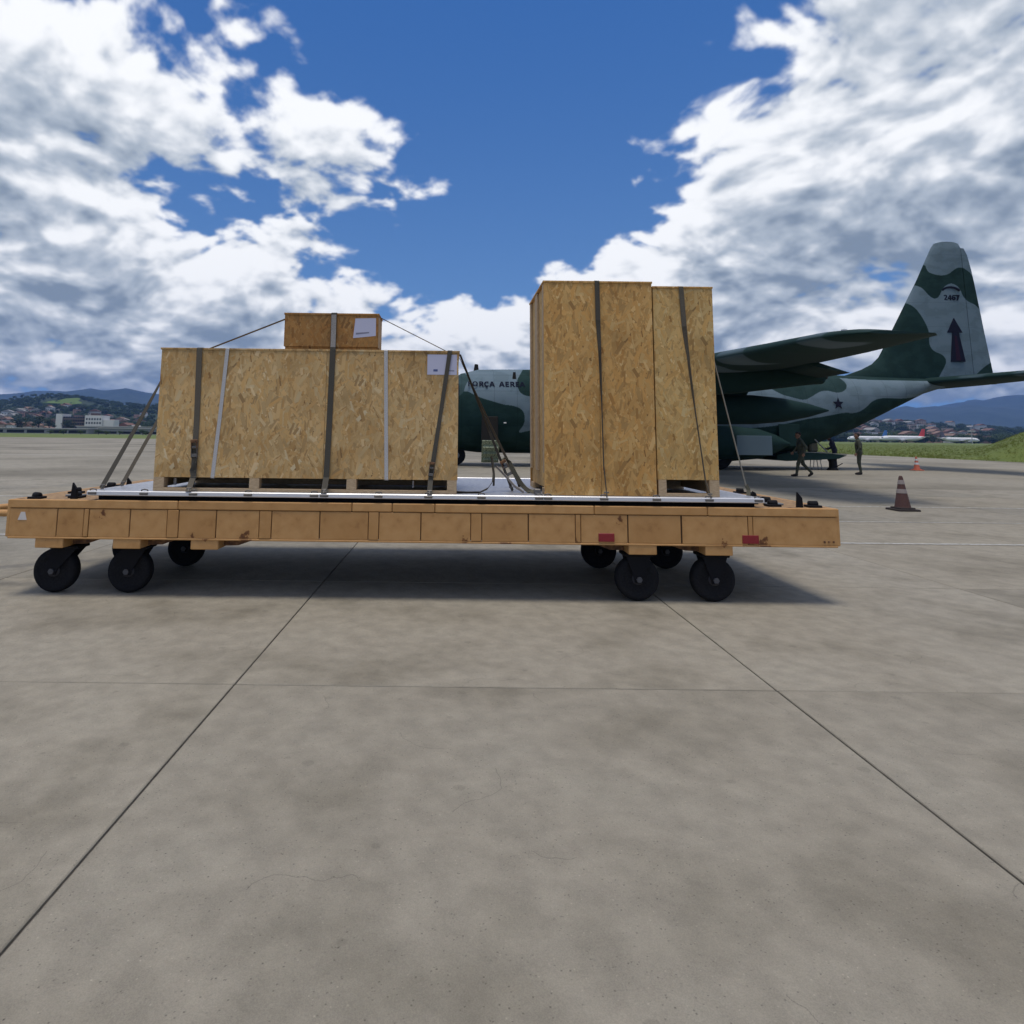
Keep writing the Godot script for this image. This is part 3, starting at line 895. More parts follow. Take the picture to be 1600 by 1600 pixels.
	one_box("side_panel", Vector3(2.456, 1.073, nz - 0.9815), Vector3(2.474, 2.868, nz - 0.0185), M.osb_v2, n, 0.002)
	one_box("floor_panel", Vector3(1.928, 1.0735, nz - 0.98), Vector3(2.455, 1.09, nz - 0.02), M.osb_v2, n, 0.002)
	one_box("lid", Vector3(1.903, 2.8685, nz - 1.006), Vector3(2.48, 2.887, nz + 0.006), M.osb_v, n, 0.002)

# ------------------------------------------------------------------ straps
func strap(label: String, pts: Array, wide, width, m: Material, ratchet_at := -1.0, called := "cargo_strap") -> Node3D:
	var a: Vector3 = pts[0]
	var s := thing(called, label, "strap", a, "cargo straps over the crates" if called == "cargo_strap" else "")
	var st := mb()
	webbing(st, pts, wide, width)
	obj("webbing", st, m, s)
	for e in [[pts[0], pts[1]], [pts[-1], pts[-2]]]:
		var hk := mb()
		var d: Vector3 = (e[1] - e[0]).normalized()
		tube(hk, [e[0] + d * 0.03, e[0], e[0] - Vector3(0, 0.006, 0)], 0.006, 6)
		box(hk, e[0] + d * 0.035, Vector3(0.042, 0.014, 0.012), 0.003)
		obj("hook", hk, M.fitting, s)
	return s

func ratchet(s: Node3D, at: Vector3, lean := 0.0, size := 1.0) -> void:
	var t := Transform3D(Basis(Vector3(0, 0, 1), lean).scaled(Vector3.ONE * size), at)
	var b := mb()
	for k in [-1.0, 1.0]:
		box(b, Vector3(k * 0.026, 0, 0.012), Vector3(0.005, 0.15, 0.03), 0.002, t)
	lathe(b, [Vector2(0.014, -0.03), Vector2(0.014, 0.03)], t * Transform3D(Basis(Vector3.UP, PI / 2), Vector3(0, 0.02, 0.018)), 10)
	box(b, Vector3(0, -0.055, 0.02), Vector3(0.05, 0.03, 0.012), 0.003, t)
	obj("ratchet_frame", b, M.fitting, s)
	var h := mb()
	box(h, Vector3(0, 0.075, 0.032), Vector3(0.062, 0.03, 0.022), 0.005, t)
	box(h, Vector3(-0.024, 0.045, 0.03), Vector3(0.006, 0.07, 0.014), 0.002, t)
	box(h, Vector3(0.024, 0.045, 0.03), Vector3(0.006, 0.07, 0.014), 0.002, t)
	obj("ratchet_handle", h, M.rust, s)

func straps() -> void:
	var z := -5.943
	var X := Vector3.RIGHT
	# over the wide crate
	var s1 := strap("wide grey-brown strap with ratchet down the wide crate near its left end", [Vector3(-2.335, 0.93, FZ + 0.002), Vector3(-2.34, 1.06, z + 0.012), Vector3(-2.345, 1.6, z), Vector3(-2.355, 2.237, z + 0.008), Vector3(-2.355, 2.2445, z - 0.01), Vector3(-2.35, 2.2445, z - 1.07), Vector3(-2.35, 2.23, z - 1.085), Vector3(-2.35, 0.93, -8.27)], X, 0.052, M.strap)
	ratchet(s1, Vector3(-2.341, 1.30, z + 0.006), 0.02)
	var fold := mb()
	webbing(fold, [Vector3(-2.34, 1.26, z + 0.012), Vector3(-2.33, 1.18, z + 0.02), Vector3(-2.35, 1.11, z + 0.018), Vector3(-2.33, 1.05, z + 0.03), Vector3(-2.345, 0.99, z + 0.03)], [X, Vector3(0.8, 0, 0.6), Vector3(0.9, 0, -0.4), X, X], 0.05)
	obj("loose_tail", fold, M.strap_dark, s1)
	strap("dark strap down the middle of the wide crate and over the small box", [Vector3(-1.125, 0.93, FZ + 0.002), Vector3(-1.128, 1.06, z + 0.012), Vector3(-1.118, 1.6, z), Vector3(-1.108, 2.243, z + 0.008), Vector3(-1.108, 2.30, z + 0.002), Vector3(-1.108, 2.583, z + 0.008), Vector3(-1.108, 2.591, z - 0.008), Vector3(-1.10, 2.591, z - 0.30), Vector3(-1.10, 2.58, z - 0.325), Vector3(-1.10, 2.255, z - 0.36), Vector3(-1.10, 2.2445, z - 0.40), Vector3(-1.10, 2.2445, z - 1.07), Vector3(-1.10, 2.23, z - 1.085), Vector3(-1.10, 0.93, -8.27)], X, 0.052, M.strap_dark)
	var s1b := get_node("cargo_strap_001") as Node3D
	var slv := mb()
	webbing(slv, [Vector3(-1.108, 2.262, z + 0.0075), Vector3(-1.108, 2.42, z + 0.0055), Vector3(-1.108, 2.57, z + 0.0115)], X, 0.046, 0.002)
	obj("pale_sleeve", slv, M.strap_pale, s1b)
	var s3 := strap("dark slanting strap across the label at the wide crate's right end", [Vector3(-0.18, 0.93, FZ + 0.002), Vector3(-0.175, 1.06, z + 0.012), Vector3(-0.10, 1.6, z), Vector3(-0.012, 2.237, z + 0.008), Vector3(-0.012, 2.2445, z - 0.01), Vector3(-0.012, 2.2445, z - 1.07), Vector3(-0.012, 2.23, z - 1.085), Vector3(-0.1, 0.93, -8.27)], [X, X, Vector3(1, 0, 0.25), Vector3(1, 0, 0.1), X, X, X, X], [0.045, 0.045, 0.036, 0.04, 0.045, 0.045, 0.045, 0.045], M.strap_dark)
	ratchet(s3, Vector3(-0.168, 1.14, z + 0.012), -0.12, 0.8)
	# lengthwise straps from the pallet's left edge
	var Z := Vector3(0, 0, 1)
	strap("dark strap from the pallet's left edge over the wide crate lengthwise, the nearer one", [Vector3(-3.225, 0.93, -6.03), Vector3(-2.96, 1.6, -6.17), Vector3(-2.729, 2.235, -6.30), Vector3(-2.71, 2.2450, -6.30), Vector3(-1.6, 2.2455, -6.29), Vector3(0.068, 2.245, -6.20), Vector3(0.088, 2.235, -6.20), Vector3(0.38, 1.5, -6.29), Vector3(0.60, 0.96, -6.36), Vector3(0.615, 0.928, -6.37)], [Vector3(1, 0, 0.2), Vector3(1, 0, 0.4), Vector3(0.6, 0, 1), Z, Z, Z, Vector3(0.7, 0, 1), Vector3(1, 0, 0.5), Vector3(1, 0, 0.2), X], [0.05, 0.05, 0.04, 0.04, 0.04, 0.03, 0.028, 0.026, 0.026, 0.026], M.strap_dark)
	strap("pale brown strap from the pallet's left edge up over the small box", [Vector3(-3.225, 0.93, -6.40), Vector3(-2.96, 1.6, -6.54), Vector3(-2.729, 2.24, -6.67), Vector3(-2.70, 2.262, -6.665), Vector3(-1.585, 2.578, -6.16), Vector3(-1.565, 2.5905, -6.155), Vector3(-0.70, 2.5905, -6.155), Vector3(-0.678, 2.578, -6.16), Vector3(0.065, 2.252, -6.5), Vector3(0.088, 2.238, -6.51), Vector3(0.45, 1.5, -6.72), Vector3(0.73, 0.96, -6.88), Vector3(0.745, 0.928, -6.89)], [Vector3(1, 0, 0.2), Vector3(1, 0, 0.4), Vector3(0.6, 0, 1), Z, Z, Z, Z, Z, Z, Z, Vector3(0.6, 0, 1), Vector3(0.8, 0, 1), X], 0.044, M.strap)
	# over the tall and narrow crates
	var tz := -5.939
	strap("dark strap hanging down the middle of the tallest crate, twisting to its edge", [Vector3(1.405, 0.93, FZ + 0.002), Vector3(1.402, 1.2, tz + 0.03), Vector3(1.398, 1.75, tz + 0.012), Vector3(1.388, 2.25, tz + 0.008), Vector3(1.376, 2.55, tz + 0.008), Vector3(1.372, 2.918, tz + 0.014), Vector3(1.372, 2.9285, tz - 0.004), Vector3(1.37, 2.9285, tz - 1.07), Vector3(1.37, 2.91, tz - 1.085), Vector3(1.37, 0.93, -8.27)], [Vector3(0.12, 0, 1), Vector3(0.12, 0, 1), Vector3(0.12, 0, 1), Vector3(0.6, 0, 0.8), Vector3(1, 0, 0.25), X, X, X, X, X], [0.02, 0.022, 0.024, 0.034, 0.044, 0.044, 0.044, 0.044, 0.044, 0.044], M.strap_dark)
	strap("grey strap slanting down the narrow crate's front and thinning to an edge", [Vector3(2.335, 0.93, FZ + 0.002), Vector3(2.33, 1.07, nzf(0.045)), Vector3(2.27, 1.7, nzf(0.016)), Vector3(2.225, 2.15, nzf(0.012)), Vector3(2.195, 2.5, nzf(0.009)), Vector3(2.175, 2.88, nzf(0.014)), Vector3(2.173, 2.8895, nzf(-0.004)), Vector3(2.17, 2.8895, nzf(-1.0)), Vector3(2.17, 2.875, nzf(-1.02)), Vector3(2.17, 0.93, -8.27)], [Vector3(0.12, 0, 1), Vector3(0.1, 0, 1), Vector3(0.1, 0, 1), Vector3(0.4, 0, 0.9), Vector3(1, 0, 0.3), X, X, X, X, X], [0.02, 0.022, 0.022, 0.034, 0.044, 0.044, 0.044, 0.044, 0.044, 0.044], M.strap)
	# slim lashing at the right end
	var r := thing("lashing_rope", "thin grey rope from the narrow crate's top to the pallet's right end", "rope", Vector3(2.78, 0.93, -6.05))
	var rp := mb()
	tube(rp, [Vector3(2.0, 2.897, -6.6), Vector3(2.46, 2.897, -6.37), Vector3(2.49, 2.88, -6.36), Vector3(2.66, 1.7, -6.17), Vector3(2.765, 1.02, -6.07)], 0.0068, 6)
	obj("cord", rp, M.rope, r)
	var rw := mb()
	webbing(rw, [Vector3(2.765, 1.03, -6.07), Vector3(2.785, 0.98, -6.065), Vector3(2.775, 0.93, -6.05)], Vector3(0.9, 0, 0.4), 0.035, 0.006)
	obj("end_loop", rw, M.strap_olive, r)
	# slack strap ends between the crates
	var k := thing("strap_bundle", "slack olive straps and ratchet heaped on the pallet between the crates", "strap", Vector3(0.62, PT, -6.35))
	for q in [
		[[Vector3(0.50, 1.21, -6.34), Vector3(0.54, 1.24, -6.33), Vector3(0.58, 1.20, -6.30), Vector3(0.64, 1.08, -6.26), Vector3(0.70, 0.98, -6.22), Vector3(0.76, 0.93, -6.15)], 0.042, M.strap_olive, Vector3(0.75, 0, 0.65)],
		[[Vector3(0.45, 1.16, -6.31), Vector3(0.53, 1.08, -6.28), Vector3(0.62, 0.98, -6.22), Vector3(0.70, 0.93, -6.16)], 0.036, M.strap_pale, Vector3(0.5, 0, 0.8)],
		[[Vector3(0.40, 1.26, -6.30), Vector3(0.42, 1.10, -6.26), Vector3(0.41, 1.02, -6.22), Vector3(0.36, 0.96, -6.15), Vector3(0.28, 0.929, -6.08), Vector3(0.16, 0.928, -6.06), Vector3(0.06, 0.934, -6.03)], 0.042, M.strap_dark, Vector3(0.2, 0.5, 1)],
		[[Vector3(0.41, 1.24, -6.29), Vector3(0.425, 1.08, -6.24), Vector3(0.42, 0.98, -6.22)], 0.03, M.strap_dark, Vector3(0.5, 0, 1)],
		[[Vector3(0.60, 1.16, -6.33), Vector3(0.65, 1.05, -6.28), Vector3(0.73, 0.95, -6.2), Vector3(0.82, 0.928, -6.08)], 0.04, M.strap_olive, Vector3(0.9, 0, 0.5)],
	]:
		var w := mb()
		webbing(w, q[0], q[3], q[1], 0.005)
		obj("webbing", w, q[2], k)
	ratchet(k, Vector3(0.55, 1.14, -6.31), 0.5, 1.0)
	one_box("buckle", Vector3(0.78, PT + 0.001, -6.06), Vector3(0.84, PT + 0.05, -6.0), M.fitting, k, 0.006)

func nzf(d: float) -> float:
	return -5.965 + d

# ------------------------------------------------------------------ transport plane
const AXZ := -33.0     # fuselage axis
const CAMO_X0 := -3.0
const CAMO_W := 32.0
const CAMO_H := 12.5

func camo_uv(p: Vector3) -> Vector2:
	return Vector2((p.x - CAMO_X0) / CAMO_W, 1.0 - p.y / CAMO_H)

func fill_poly(im: Image, poly: Array, c: Color) -> void:
	var w := im.get_width()
	var h := im.get_height()
	var pts := PackedVector2Array()
	for p in poly: pts.append(Vector2((p[0] - CAMO_X0) / CAMO_W * w, (1.0 - p[1] / CAMO_H) * h))
	# round the corners of the sprayed outline
	for k in 2:
		var r := PackedVector2Array()
		for i in pts.size():
			r.append(pts[i].lerp(pts[(i + 1) % pts.size()], 0.25))
			r.append(pts[i].lerp(pts[(i + 1) % pts.size()], 0.75))
		pts = r
	for y in h:
		var xs := []
		for i in pts.size():
			var a := pts[i]
			var b := pts[(i + 1) % pts.size()]
			if (a.y <= y + 0.5) != (b.y <= y + 0.5):
				xs.append(a.x + (y + 0.5 - a.y) / (b.y - a.y) * (b.x - a.x))
		xs.sort()
		for i in range(0, xs.size() - 1, 2):
			im.fill_rect(Rect2i(int(xs[i]), y, maxi(1, int(xs[i + 1]) - int(xs[i])), 1), c)

func camo_texture() -> ImageTexture:
	var im := Image.create(1536, 600, false, Image.FORMAT_RGB8)
	var g: Color = M.grey_paint
	var d: Color = M.green_paint
	im.fill(g)
	# under side and nose
	fill_poly(im, [[-4, -1], [-4, 2.6], [-2.0, 3.0], [-0.6, 3.2], [0.2, 3.5], [0.79, 3.65], [1.17, 3.42], [1.5, 3.28], [1.96, 3.15], [2.56, 2.97], [3.03, 2.93], [3.4, 2.79], [3.58, 2.52], [3.58, 2.06], [3.21, 1.59], [3.81, 1.74], [4.6, 1.9], [6.0, 2.6], [8.0, 2.3], [9.5, 1.6], [12.0, 1.8], [14.77, 2.0], [15.95, 2.15], [17.03, 2.43], [18.33, 2.62], [19.11, 2.8], [19.81, 2.76], [20.3, 3.0], [20.74, 3.42], [21.34, 3.56], [21.93, 3.52], [23.2, 3.6], [24.4, 3.9], [24.8, 3.2], [24, -1]], d)
	fill_poly(im, [[-1.6, 5.4], [0.3, 5.4], [0.55, 4.75], [1.0, 4.3], [0.72, 3.95], [0.6, 3.4], [-0.6, 3.0], [-1.8, 3.2]], d.lerp(g, 0.35))
	fill_poly(im, [[5.6, 5.6], [3.9, 5.2], [3.5, 4.6], [3.21, 4.15], [3.28, 3.7], [3.5, 3.45], [4.0, 3.35], [5.0, 3.6], [6.0, 4.4]], d)
	fill_poly(im, [[8.0, 5.6], [8.4, 3.8], [9.6, 3.2], [11.0, 3.6], [11.4, 5.6]], d)
	fill_poly(im, [[15.4, 5.6], [15.2, 4.2], [16.03, 3.62], [16.55, 3.5], [17.13, 3.34], [17.56, 3.55], [17.99, 3.8], [18.41, 3.88], [18.87, 3.75], [19.29, 3.83], [19.6, 4.16], [19.5, 4.5], [19.4, 4.75], [17.5, 5.0]], d.lerp(g, 0.12))
	# fin
	fill_poly(im, [[24.98, 10.78], [25.0, 10.34], [25.26, 10.17], [25.69, 10.09], [26.09, 10.18], [26.38, 10.41], [26.67, 10.58], [27.0, 10.56], [27.6, 10.2], [28.2, 8.3], [27.77, 8.36], [27.49, 8.63], [27.01, 8.74], [26.76, 9.01], [26.63, 9.46], [26.32, 9.68], [26.05, 9.68], [25.7, 9.45], [25.5, 9.05], [25.32, 8.86], [25.1, 8.86], [24.85, 9.1], [24.66, 9.44], [24.2, 9.7], [24.6, 10.7]], d)
	fill_poly(im, [[23.6, 8.8], [24.14, 8.43], [24.38, 7.99], [24.62, 7.49], [24.74, 7.0], [24.64, 6.45], [24.83, 6.07], [25.31, 5.91], [25.5, 5.64], [25.43, 5.37], [25.18, 4.98], [24.93, 4.58], [24.6, 4.47], [18.6, 4.5], [18.6, 5.2], [21.5, 6.0], [22.4, 8.0]], d)
	fill_poly(im, [[26.8, 4.55], [27.06, 4.9], [27.52, 5.23], [28.09, 5.56], [28.9, 5.8], [28.9, 4.5]], d)
	# weathering: fine grime speckle
	var nz := noise(91, 0.02, 5)
	for y in range(0, 600):
		for x in range(0, 1536, 1):
			var v := nz.get_noise_2d(x, y * 1.5)
			if v > 0.12 or v < -0.15:
				var c := im.get_pixel(x, y)
				im.set_pixel(x, y, c.lightened(0.02) if v > 0.12 else c.darkened(0.05))
	# skin panel seams
	for k in 24:
		var sx := 40 + k * 62 + (k * 37) % 23
		for y in range(360, 580):
			im.set_pixel(sx, y, im.get_pixel(sx, y).darkened(0.16))
	for k in 5:
		var sy := 385 + k * 40
		for x in range(60, 1400):
			if (x / 180 + k) % 3: im.set_pixel(x, sy, im.get_pixel(x, sy).darkened(0.13))
	for k in 5:
		var fy := 60 + k * 62
		for x in range(1230, 1480): im.set_pixel(x, fy, im.get_pixel(x, fy).darkened(0.10))
	return ImageTexture.create_from_image(im)

func foil(chord: float, thick: float, n := 12) -> Array:
	# closed aerofoil section, x from leading edge backwards, y up
	var up := []
	var dn := []
	for i in n + 1:
		var t := 1.0 - cos(PI * 0.5 * i / n)
		var h := thick * chord * (1.4845 * sqrt(t) - 0.63 * t - 1.758 * t * t + 1.4215 * t * t * t - 0.5075 * t * t * t * t)
		up.append(Vector2(t * chord, h * 1.15))
		dn.append(Vector2(t * chord, -h * 0.8))
	var r := []
	for i in range(n, -1, -1): r.append(up[i])
	for i in range(1, n): r.append(dn[i])
	return r

func body_sections() -> Array:
	# x, centre height, half height, half width
	var s := [[-2.45, 2.05, 0.03, 0.03], [-2.3, 2.08, 0.36, 0.36], [-1.9, 2.15, 0.72, 0.75], [-1.2, 2.28, 1.15, 1.22], [-0.4, 2.45, 1.55, 1.65], [0.5, 2.68, 1.95, 2.0], [1.4, 2.74, 2.11, 2.13], [3.0, 2.75, 2.13, 2.15], [16.0, 2.75, 2.13, 2.15]]
	for q in [[17.0, 0.70, 4.86], [18.0, 1.06, 4.83], [19.2, 1.55, 4.80], [20.4, 2.02, 4.76], [21.7, 2.66, 4.72], [23.0, 3.30, 4.68], [24.0, 3.80, 4.66], [25.2, 4.18, 4.64], [26.6, 4.34, 4.60], [28.2, 4.42, 4.56]]:
		s.append([q[0], (q[1] + q[2]) * 0.5, (q[2] - q[1]) * 0.5, lerpf(2.15, 0.10, pow(clampf((q[0] - 16.0) / 12.2, 0, 1), 1.35))])
	return s

func plane() -> void:
	var camo := matt(plain(Color.WHITE, 0.82))
	camo.albedo_texture = camo_texture()
	M.camo = camo
	var a := thing("transport_plane", "grey and dark green camouflaged four-engined military transport plane parked behind the dolly", "plane", Vector3(12, 0, AXZ))
	# fuselage: flattened sides, so a squarish superellipse
	var st := mb()
	var rings := []
	for s in body_sections():
		var r := PackedVector3Array()
		for i in 40:
			var t := TAU * i / 40
			var cx := signf(cos(t)) * pow(absf(cos(t)), 0.88)
			var cy := signf(sin(t)) * pow(absf(sin(t)), 0.88)
			r.append(Vector3(s[0], s[1] + s[2] * cy, AXZ + s[3] * cx))
		rings.append(r)
	loft(st, rings, true, camo_uv)
	var fus := obj("fuselage", st, camo, a)
	# cockpit glazing
	for k in 5:
		var w := mb()
		var x := -1.35 + 0.36 * k
		for sd in [-1.0, 1.0]:
			var zw: float = AXZ + sd * (1.06 + 0.20 * k)
			quad(w, Vector3(x, 3.2 + 0.05 * k, zw + sd * 0.06), Vector3(x + 0.3, 3.22 + 0.05 * k, zw + sd * 0.12), Vector3(x + 0.32, 3.62 + 0.09 * k, zw - sd * 0.12), Vector3(x + 0.05, 3.55 + 0.07 * k, zw - sd * 0.2), Vector3(-0.4, 0.4, sd).normalized())
		obj("cockpit_window", w, M.glass, fus)
	# crew doorway and the door let down as steps
	var zside := AXZ + 2.15
	one_box("doorway", Vector3(1.50, 1.20, zside - 0.35), Vector3(2.29, 2.40, zside + 0.012), M.hole, fus, 0.03)
	var ds := Node3D.new()
	ds.name = "door_steps"
	a.add_child(ds, true)
	var dst := Transform3D(Basis(Vector3.RIGHT, 0.62), Vector3(1.89, 0.74, zside + 0.44))
	var dp := mb()
	box(dp, Vector3.ZERO, Vector3(0.82, 1.28, 0.05), 0.015, dst)
	obj("door_panel", dp, M.step_green, ds)
	for k in 3:
		var sp := mb()
		box(sp, Vector3(0, 0.36 - 0.36 * k, 0.10), Vector3(0.7, 0.03, 0.2), 0.006, dst)
		obj("step", sp, M.step_green, ds)
	# small things on the fuselage
	var an := mb()
	prism(an, PackedVector2Array([Vector2(1.15, 4.70), Vector2(1.45, 4.70), Vector2(1.40, 5.14), Vector2(1.22, 5.16)]), AXZ - 0.05, AXZ + 0.05)
	obj("antenna", an, M.hole, fus)
	var an2 := mb()
	prism(an2, PackedVector2Array([Vector2(3.02, 4.22), Vector2(3.2, 4.22), Vector2(3.18, 4.6), Vector2(3.06, 4.6)]), AXZ + 1.55, AXZ + 1.64)
	obj("antenna", an2, M.hole, fus)
	var lt := mb()
	box(lt, Vector3(2.62, 2.10, zside + 0.01), Vector3(0.13, 0.05, 0.03), 0.01)
	obj("marker_plate", lt, M.white, fus)
	# lettering along the forward fuselage
	var tm := TextMesh.new()
	var sf := SystemFont.new()
	sf.font_names = PackedStringArray(["Droid Sans"])
	sf.font_weight = 700
	tm.font = sf
	tm.font_size = 40
	tm.pixel_size = 0.0098
	tm.depth = 0.012
	tm.text = "FORÇA  AEREA"
	tm.horizontal_alignment = HORIZONTAL_ALIGNMENT_LEFT
	var tilt := Basis(Vector3.RIGHT, -0.52).scaled(Vector3(1.06, 1, 1))
	inst("lettering", tm, M.emblem, fus, Transform3D(tilt, Vector3(0.80, 3.98, AXZ + 1.866)))
	# star
	var sr := PackedVector2Array()
	for k in 10:
		var ra := 0.30 if k % 2 == 0 else 0.125
		sr.append(Vector2(sin(TAU * k / 10.0) * ra, cos(TAU * k / 10.0) * ra))
	var sm := mb()
	prism(sm, sr, -0.01, 0.01)
	inst("star", sm.commit(), M.emblem, fus, Transform3D(Basis(Vector3.UP, 0.17) * Basis(Vector3.RIGHT, -0.03), Vector3(18.85, 3.22, AXZ + 1.872)))
	# paratroop door outline and gear-bay panels aft of the sponson
	one_box("side_door", Vector3(15.75, 1.15, zside - 0.03), Vector3(16.75, 2.20, zside + 0.008), M.green_skin, fus, 0.02)
	# dorsal fillet, fin and rudder
	var fo := [[18.9, 4.6], [20.2, 4.72], [21.1, 5.02], [21.8, 5.36], [22.2, 5.75], [22.46, 6.2], [24.47, 9.83], [24.98, 10.85], [25.38, 11.64], [25.56, 11.88], [25.96, 12.0], [26.62, 11.99], [27.05, 11.81], [27.29, 11.38], [27.52, 10.26], [27.75, 8.47], [27.94, 6.92], [28.14, 5.51], [28.30, 4.2]]
	var yl := [4.35, 4.8, 5.1, 5.4, 5.75, 6.2, 7.0, 8.0, 9.0, 9.83, 10.5, 10.85, 11.3, 11.64, 11.88, 11.98]
	var fr := []
	var rr := []
	for y in yl:
		var x0 := cross_x(fo, y, true)
		var x1 := cross_x(fo, y, false)
		var hx := minf(26.89, x1 - 0.05)
		var th := lerpf(0.42, 0.14, clampf((y - 4.5) / 7.3, 0, 1)) * (1.0 if y < 11.7 else 0.5)
		var ring1 := PackedVector3Array()
		for q in [[0.0, 0.0], [0.03, 0.35], [0.1, 0.65], [0.25, 0.95], [0.5, 1.0], [0.8, 0.8], [1.0, 0.62]]:
			ring1.append(Vector3(lerpf(x0, hx, q[0]), y, AXZ + th * q[1]))
		for q in [[1.0, -0.62], [0.8, -0.8], [0.5, -1.0], [0.25, -0.95], [0.1, -0.65], [0.03, -0.35]]:
			ring1.append(Vector3(lerpf(x0, hx, q[0]), y, AXZ + th * q[1]))
		fr.append(ring1)
		if y >= 4.75 and x1 - hx > 0.06:
			var dz := (x1 - hx) * 0.10
			rr.append(PackedVector3Array([Vector3(hx + 0.03, y, AXZ + th * 0.60), Vector3(x1, y, AXZ - dz + 0.02), Vector3(x1, y, AXZ - dz - 0.02), Vector3(hx + 0.03, y, AXZ - th * 0.60)]))
	var fs := mb()
	loft(fs, fr, true, camo_uv)
	var fin := obj("fin", fs, camo, a)
	var rs := mb()
	for i in rr.size() - 1:
		for j in 4:
			var q0: Vector3 = rr[i][j]
			var q1: Vector3 = rr[i][(j + 1) % 4]
			var q2: Vector3 = rr[i + 1][(j + 1) % 4]
			var q3: Vector3 = rr[i + 1][j]
			var nn := (q1 - q0).cross(q3 - q0).normalized()
			var cc: Vector3 = (rr[i][0] + rr[i][2]) * 0.5
			if nn.dot((q0 + q1) * 0.5 - cc) < 0.0: nn = -nn
			tri(rs, q0, q1, q2, nn, camo_uv(q0), camo_uv(q1), camo_uv(q2))
			tri(rs, q0, q2, q3, nn, camo_uv(q0), camo_uv(q2), camo_uv(q3))
	obj("rudder", rs, camo, fin)
	# emblems on the fin
	for k in [[[[26.10, 7.84], [26.46, 7.07], [25.67, 7.06]], 0], [[[25.94, 7.07], [26.27, 7.07], [26.46, 5.54], [25.71, 5.53]], 0], [[[26.02, 6.9], [26.14, 6.9], [26.22, 5.6], [25.98, 5.6]], 1]]:
		var poly := PackedVector2Array()
		for p in k[0]: poly.append(Vector2(p[0], p[1] - 6.7))
		var em := mb()
		prism(em, poly, -0.03, 0.006 + 0.004 * k[1], Transform3D(Basis(Vector3.RIGHT, -0.034), Vector3(0, 6.7, AXZ + 0.305)))
		obj("arrow_emblem", em, [M.emblem, M.emblem_red][k[1]], fin)
	var tn := TextMesh.new()
	tn.font = sf
	tn.font_size = 40
	tn.pixel_size = 0.0098
	tn.depth = 0.05
	tn.text = "2467"
	inst("serial_number", tn, M.emblem, fin, Transform3D(Basis(), Vector3(26.10, 8.92, AXZ + 0.212)))
	var arcm := mb()
	var ap := []
	for k in 9:
		var t := PI * (0.12 + 0.76 * k / 8.0)
		ap.append(Vector3(26.10 - cos(t) * 0.50, 9.18 + sin(t) * 0.30, AXZ + 0.215))
	for k in 8: webbing(arcm, [ap[k], ap[k + 1]], Vector3(0, 1, 0), 0.10, 0.03)
	obj("arched_emblem", arcm, M.emblem, fin)
	# stabilisers
	for sd in [1.0, -1.0]:
		var sr2 := []
		for q in [[0.2, 23.9, 4.1, 0.13], [2.5, 24.25, 3.65, 0.12], [5.0, 24.7, 3.1, 0.115], [7.4, 25.15, 2.5, 0.11], [8.0, 25.45, 1.9, 0.06]]:
			var rg := PackedVector3Array()
			for p in foil(q[2], q[3]): rg.append(Vector3(q[1] + p.x, 4.42 + p.y, AXZ + sd * q[0]))
			sr2.append(rg)
		var ss := mb()
		loft(ss, sr2)
		obj("stabiliser", ss, M.wing_top, a)
	# wings with flaps, engines and tanks
	for sd in [1.0, -1.0]:
		var wr := []
		for q in [[0.0, 7.75, 4.9, 0.17, 4.28], [2.3, 7.75, 4.9, 0.17, 4.24], [6.0, 7.85, 4.85, 0.165, 4.14], [10.5, 8.1, 4.3, 0.155, 4.02], [15.0, 8.5, 3.3, 0.14, 3.93], [17.6, 8.75, 2.65, 0.125, 3.90], [18.3, 9.0, 2.3, 0.10, 3.90], [18.65, 9.5, 1.5, 0.05, 3.90]]:
			var rg := PackedVector3Array()
			for p in foil(q[2], q[3]): rg.append(Vector3(q[1] + p.x, q[4] + p.y, AXZ + sd * q[0]))
			wr.append(rg)
		var ws := mb()
		loft(ws, wr)
		var wing := obj("wing", ws, M.wing_top, a)
		# lowered flaps
		for q in [[2.4, 7.2, 12.3, 12.25], [7.4, 12.6, 12.2, 11.75]]:
			var fl := mb()
			var fr2 := []
			for e in [[q[0], q[2]], [q[1], q[3]]]:
				var y0 := lerpf(4.1, 3.96, e[0] / 12.6)
				fr2.append(PackedVector3Array([Vector3(e[1] - 0.55, y0 + 0.02, AXZ + sd * e[0]), Vector3(e[1], y0 - 0.02, AXZ + sd * e[0]), Vector3(e[1] + 1.05, y0 - 0.36, AXZ + sd * e[0]), Vector3(e[1], y0 - 0.18, AXZ + sd * e[0])]))
			loft(fl, fr2)
			obj("flap", fl, M.green_skin, wing)
		for q in [[4.9, 0.0], [10.2, 0.35]]:
			engine(a, Vector3(0, 0, AXZ + sd * q[0]), q[1])
		var tk := mb()
		var tr := []
		for q in [[6.4, 0.02], [6.7, 0.22], [7.3, 0.42], [8.3, 0.56], [10.0, 0.60], [12.0, 0.58], [13.2, 0.47], [14.2, 0.27], [15.0, 0.03]]:
			tr.append(ring(Vector3(q[0], 2.62, AXZ + sd * 7.55), Vector3(0, q[1], 0), Vector3(0, 0, q[1]), 20))
		loft(tk, tr)
		obj("external_tank", tk, M.green_skin, a)
		var py := mb()
		prism(py, PackedVector2Array([Vector2(8.6, 3.0), Vector2(11.6, 3.0), Vector2(12.2, 3.95), Vector2(8.3, 3.95)]), AXZ + sd * 7.55 - 0.12, AXZ + sd * 7.55 + 0.12)
		obj("pylon", py, M.green_skin, a)
		var nl := mb()
		box(nl, Vector3(9.2, 4.02, AXZ + sd * 18.2), Vector3(0.12, 0.06, 0.08), 0.02)
		obj("position_lamp", nl, M.white, wing)
